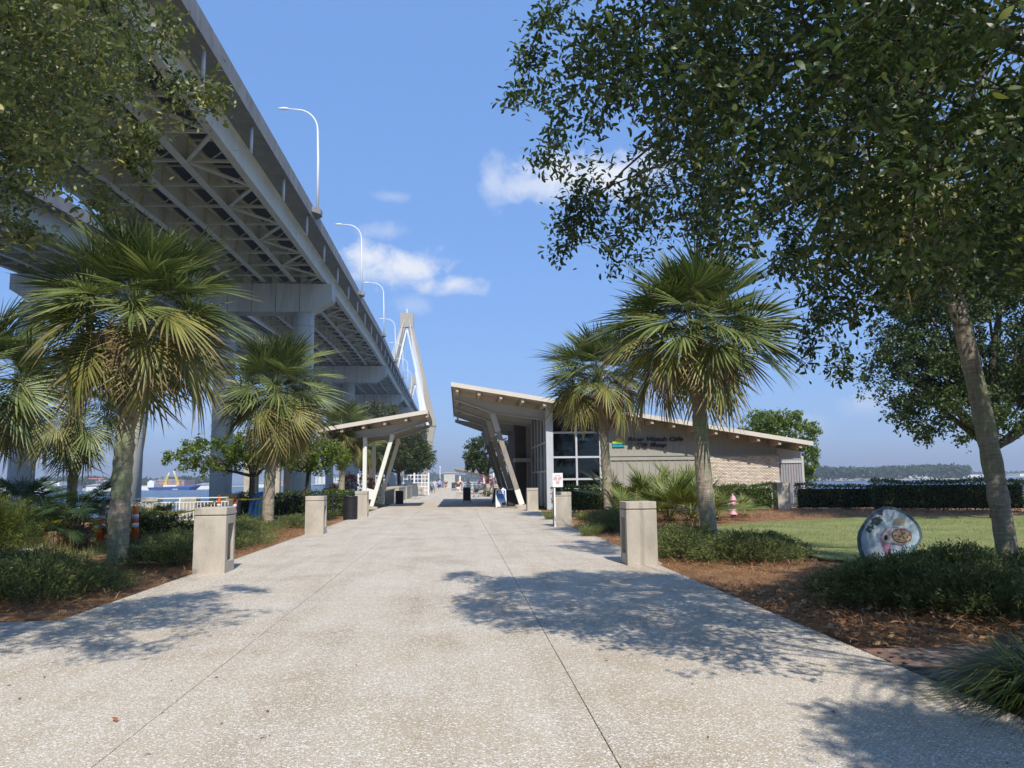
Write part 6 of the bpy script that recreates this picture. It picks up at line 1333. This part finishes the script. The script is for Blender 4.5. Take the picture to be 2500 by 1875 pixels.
# stroller
sp_ = G(1163, 1214); t = thing('stroller', 'dark baby stroller beside the child at the porch', 'stroller', sp_)
part('hood', MB().blob(sp_+(0, 0, .85), (.25, .35, .25), 10, 6), M['dkgrey'], t, True); part('seat', MB().box(sp_+(0, 0, .55), (.4, .5, .2)), M['black'], t); part('handle', MB().tube([sp_+(-.2, .4, .6), sp_+(-.2, .6, 1.05), sp_+(.2, .6, 1.05), sp_+(.2, .4, .6)], .02, 6), M['black'], t)
for dx, dy in ((-.22, -.35), (.22, -.35), (-.22, .35), (.22, .35)): part('wheel', MB().tube([sp_+(dx-.02, dy, .12), sp_+(dx+.02, dy, .12)], .12, 12), M['black'], t); part('strut', MB().bar(sp_+(dx, dy, .12), sp_+(dx*.8, dy*.5, .5), .025, .025), M['galv'], t)
# ------------------------------------------------------------------ far shores
M['far_white'] = simple('far_white_wall', (.74, .74, .72), .7, .06, .02); M['far_tan'] = simple('far_tan_wall', (.50, .42, .36), .8, .08, .02); M['far_roof'] = simple('far_grey_roof', (.38, .38, .40), .7, .08, .02); M['far_brick'] = simple('far_brick_wall', (.36, .22, .19), .8, .08, .02)
M['yellow_crane'] = simple('crane_yellow', (.70, .46, .05), .5); M['blue_hull'] = simple('ship_blue', (.04, .09, .30), .4); M['red_crane'] = simple('crane_red', (.55, .2, .2), .6); M['far_glass'] = simple('far_window', (.12, .15, .19), .3, .2, .1)
M['sand'] = simple('far_sand', (.42, .39, .30), .95, .15, .02)
def shore(name, pts, depth, h, mat):
    n = len(pts); V = [(x, y, WZ-2) for x, y in pts]+[(x, y, WZ+h) for x, y in pts]+[(x*1.02, y+depth, WZ+h+.5) for x, y in pts]; F = []
    for i in range(n-1): F += [(i, i+1, n+i+1, n+i), (n+i, n+i+1, 2*n+i+1, 2*n+i)]
    return tag(part(name, MB().add(V, F), mat), kind='structure')
shore('far_shore_left', [(-1400, 640), (-700, 740), (-420, 790), (-280, 900), (-240, 1300), (-500, 2200)], 500, 1.2, M['sand'])
shore('far_shore_ahead', [(-420, 2300), (-60, 2050), (250, 2050), (600, 1750), (760, 1560)], 500, 1.2, M['sand'])
shore('far_shore_right', [(360, 1010), (470, 985), (640, 960), (700, 1010)], 300, 1.5, M['sand'])
shore('far_shore_right_port', [(760, 1650), (1100, 1560), (1500, 1450), (2300, 1300)], 400, 1.5, M['sand'])
def fgz(px, py, Y): return at(px, py, Y)
def fbox(name, label, px0, px1, py0, py1, Y, mat, cat='building', depth=40, roof=None, windows=0, group='buildings on the far shore'):
    a, b = at(px0, py1, Y), at(px1, py0, Y); z0 = WZ; z1 = b[2]
    t = thing(name, label, cat, ((a[0]+b[0])/2, Y, WZ), group)
    w = part('wall', MB().bb(a[0], b[0], Y, Y+depth, z0, z1), M[mat], t)
    h = z1-max(z0, a[2])
    if roof == 'gable': part('roof', MB().add([(a[0]-1, Y-1, z1), (b[0]+1, Y-1, z1), (b[0]+1, Y+depth, z1), (a[0]-1, Y+depth, z1), (a[0]-1, Y+depth/2, z1+h*.4), (b[0]+1, Y+depth/2, z1+h*.4)], [(0, 1, 5, 4), (2, 3, 4, 5), (0, 4, 3), (1, 2, 5)]), M['far_roof'], t)
    else: part('roof', MB().bb(a[0]-.6, b[0]+.6, Y-.6, Y+depth, z1, z1+max(.5, h*.06)), M['far_roof'], t)
    for r_ in range(windows):
        nz_ = max(3, int((b[0]-a[0])/9)); zz = max(z0, a[2])+h*(r_+.45)/max(windows, 1)
        for c in range(nz_):
            xx = a[0]+(b[0]-a[0])*(c+.5)/nz_; part('window', MB().bb(xx-1.9, xx+1.9, Y-.25, Y-.05, zz, zz+h*.35/max(windows, 1)), M['far_glass'], t)
    return t
fbox('warehouse', 'long low white warehouse on the far shore left of the first bridge column', -60, 22, 1189, 1198, 700, 'far_white')
fbox('warehouse', 'long white waterfront warehouse between the bridge column and thin palm', 76, 150, 1187, 1198, 735, 'far_white', windows=1)
fbox('warehouse', 'white warehouse with sloped end right of the thin palm', 210, 290, 1185, 1197, 760, 'far_white', roof='gable')
fbox('warehouse', 'white waterfront shed left of the blue ship', 345, 372, 1185, 1194, 790, 'far_white')
fbox('warehouse', 'white shed behind the bow of the blue ship', 480, 520, 1183, 1193, 810, 'far_white', roof='gable')
fbox('shore_building', 'long white terraced building on the far left skyline', 92, 145, 1176, 1187, 900, 'far_white', windows=2)
fbox('shore_building', 'grey block at the left end of the far skyline', 78, 92, 1177, 1188, 905, 'far_roof', windows=1)
fbox('shore_building', 'brown brick block under the far red tower crane', 234, 252, 1175, 1186, 950, 'far_brick', windows=1)
fbox('shore_building', 'white stepped building right of the brown brick block', 252, 275, 1173, 1186, 950, 'far_white', windows=1)
fbox('shore_building', 'long brown brick building behind the ship cranes', 375, 450, 1173, 1186, 1000, 'far_brick', windows=2)
fbox('shore_building', 'orange-roofed block above the ship superstructure', 384, 430, 1170, 1174, 1050, 'far_tan')
fbox('shore_building', 'pale apartment block left of the third palm, with rows of windows', 770, 812, 1163, 1182, 1800, 'far_white', windows=4, depth=60)
fbox('shore_building', 'second pale apartment block beside the first, partly behind the oleander', 815, 835, 1165, 1182, 1820, 'far_white', windows=3, depth=60)
fbox('shore_building', 'small white boathouse seen through the pavilion columns', 629, 648, 1180, 1188, 1000, 'far_white', roof='gable')
fbox('shore_building', 'hazy pink-grey city block seen through the pavilion', 680, 700, 1172, 1184, 2000, 'far_tan', windows=2, depth=60)
tcp = at(243, 1173, 950); t = thing('tower_crane', 'thin red tower crane on the far left skyline', 'crane', (tcp[0], 950, WZ)); part('mast', MB().bb(tcp[0]-.8, tcp[0]+.8, 950, 951.6, WZ, at(243, 1167, 950)[2]), M['red_crane'], t); jz = at(243, 1168.5, 950)[2]; part('jib', MB().bb(at(214, 1169, 950)[0], at(252, 1169, 950)[0], 950.2, 951.4, jz-.5, jz+.5), M['red_crane'], t)
# cargo ship with two yellow cranes
SY = 770; sx0, sx1 = at(357, 1194, SY)[0], at(481, 1194, SY)[0]; wz = WZ
ship = thing('cargo_ship', 'blue cargo ship with two raised yellow deck cranes moored at the far shore', 'ship', ((sx0+sx1)/2, SY, WZ))
zt = at(420, 1189.5, SY)[2]
hull = [(sx0, SY+3, zt), (sx0-1, SY+9, zt), (sx1-6, SY+15, zt), (sx1+2, SY+9, zt+2.2), (sx1-6, SY, zt), (sx0+4, SY, zt)]
bot = [(sx0+2, SY+4, wz-1), (sx0+2, SY+9, wz-1), (sx1-9, SY+14, wz-1), (sx1-5, SY+9, wz-1), (sx1-9, SY+1, wz-1), (sx0+4, SY+1, wz-1)]
part('hull', MB().add(bot+hull, [(5, 4, 3, 2, 1, 0), (6, 7, 8, 9, 10, 11)]+[(i, (i+1) % 6, 6+(i+1) % 6, 6+i) for i in range(6)]), M['blue_hull'], ship)
ax_, bx_ = at(362, 1180, SY+5)[0], at(378, 1180, SY+5)[0]
sup = part('superstructure', MB().bb(ax_, bx_, SY+3, SY+13, zt, at(370, 1176, SY)[2]).bb(ax_+1, bx_-2, SY+4, SY+12, at(370, 1176, SY)[2], at(370, 1173, SY)[2]), M['white'], ship)
part('funnel', MB().bb(ax_+2, ax_+4, SY+6, SY+9, at(370, 1173, SY)[2], at(370, 1169, SY)[2]), M['dkgrey'], ship)
part('hatch_cargo', MB().bb(at(395, 1188, SY)[0], at(428, 1188, SY)[0], SY+3, SY+12, zt, at(420, 1184, SY)[2]), M['white'], ship)
part('hatch_cargo', MB().bb(at(380, 1188, SY)[0], at(393, 1188, SY)[0], SY+3, SY+12, zt, at(420, 1184.5, SY)[2]), M['far_brick'], ship)
part('bow_mark', MB().bb(at(421, 1193, SY-.2)[0], at(434, 1193, SY-.2)[0], SY-.3, SY-.05, at(425, 1195, SY)[2], at(425, 1193.6, SY)[2]), M['white'], ship)
for px, tx, ty in ((404, 413.5, 1154), (435, 424, 1149.5)):
    b = at(px, 1188, SY+7); tp = at(px, 1177, SY+7); p = part('crane_pedestal', MB().bb(b[0]-1.3, b[0]+1.3, SY+6, SY+9, zt, tp[2]), M['yellow_crane'], ship); e = at(tx, ty, SY+7); mid = tp*.3+e*.7
    part('crane_jib', MB().bar(tp-(0, 0, 1), mid, 1.6, 1.6), M['yellow_crane'], ship); part('crane_tip', MB().bar(mid, e, 1.1, 1.1), M['white'], ship)
# port buildings on the right
for i, (a, b, y0, y1, lab) in enumerate(((2236, 2296, 1158, 1163, 'long white port shed right of the domes'), (2300, 2345, 1159.5, 1163, 'low white port sheds farther right'), (2352, 2420, 1158, 1163, 'white port buildings left of the tall palm trunk'), (2490, 2530, 1155.5, 1160, 'far port buildings right of the tall palm trunk'), (2190, 2212, 1152, 1157, 'thin conveyor gantry above the left white dome'))):
    fbox('port_building', lab, a, b, y0, y1, 1560, 'far_white', group='white port buildings at right')
for px, w, lab in ((2196, 10, 'left white storage dome at the port'), (2224, 13, 'right, taller white storage dome at the port')):
    q = at(px, 1164, 1540); rr = w*1540/FPX; t = thing('storage_dome', lab, 'dome', (q[0], 1540, WZ), 'white storage domes'); part('shell', MB().blob((q[0], 1540, WZ+1), (rr, rr, (14 if w == 13 else 11)), 18, 10), M['far_white'], t, True); part('cap', MB().lathe((q[0], 1540, WZ+1+(13.5 if w == 13 else 10.5)), [(1.6, 0), (1.6, 2), (.2, 2.6)], 10), M['far_white'], t)
# far woods read as one mass
def woods(label, pts, h0, h1, dep, n, ls, seed, mat):
    r = np.random.RandomState(seed); V = []; pts = [np.asarray(p, float) for p in pts]; seg = [np.linalg.norm(b-a) for a, b in zip(pts[:-1], pts[1:])]; cum = np.r_[0, np.cumsum(seg)]
    u = r.rand(n)*cum[-1]; x = np.interp(u, cum, [p[0] for p in pts]); y = np.interp(u, cum, [p[1] for p in pts])
    top = h0+(h1-h0)*(.5+.25*np.sin(u*.035+seed)+.15*np.sin(u*.11)+.10*np.sin(u*.31)); z = WZ+1+top*np.sqrt(r.rand(n))
    pos = np.c_[x, y+r.rand(n)*dep, z]
    o = leaves('far_woods', pos, rdir(n, r)+np.array([0, 0, .3]), rdir(n, r), ls*(.6+.8*r.rand(n)), .8, T_CLUMP, M[mat], None, np.zeros(3)); o['kind'] = 'stuff'; o['label'] = label; o['category'] = 'woods'
M['wood_leaf'] = foliage('far_wood_leaf', [(0, (.030, .050, .022)), (.5, (.055, .085, .035)), (1, (.095, .13, .055))], trans=.1, rough=.8, spec=.1)
woods('wooded far shore right of the cafe', [(340, 1000), (470, 975), (650, 958), (690, 1000)], 12, 18, 60, 9000, 4.2, 601, 'wood_leaf')
woods('low wooded skyline behind the left warehouses', [(-1300, 1150), (-700, 1080), (-400, 1050), (-330, 1100)], 8, 15, 60, 9000, 5.0, 602, 'wood_leaf')
woods('wooded shore straight ahead beyond the pier', [(-420, 2320), (-60, 2070), (250, 2070), (760, 1700)], 14, 24, 60, 7000, 8.0, 603, 'wood_leaf')
woods('low woods on the far right horizon', [(760, 1750), (1500, 1560), (2300, 1400)], 6, 10, 60, 6000, 6.0, 604, 'wood_leaf')
# ------------------------------------------------------------------ summer haze over the river
hz_m, hz_nt, hz_out = newmat('haze_air')
pv_ = N(hz_nt, 'ShaderNodeVolumePrincipled'); pv_.inputs['Color'].default_value = (.86, .92, 1.0, 1); pv_.inputs['Density'].default_value = 0.0003; pv_.inputs['Anisotropy'].default_value = 0.2
hz_nt.links.new(pv_.outputs[0], hz_out.inputs['Volume'])
hz = part('haze', MB().bb(-7100, 7100, -200, 9100, WZ-4.2, 190), hz_m); hz['kind'] = 'stuff'; hz['label'] = 'thin summer haze over the river'; hz['category'] = 'haze'
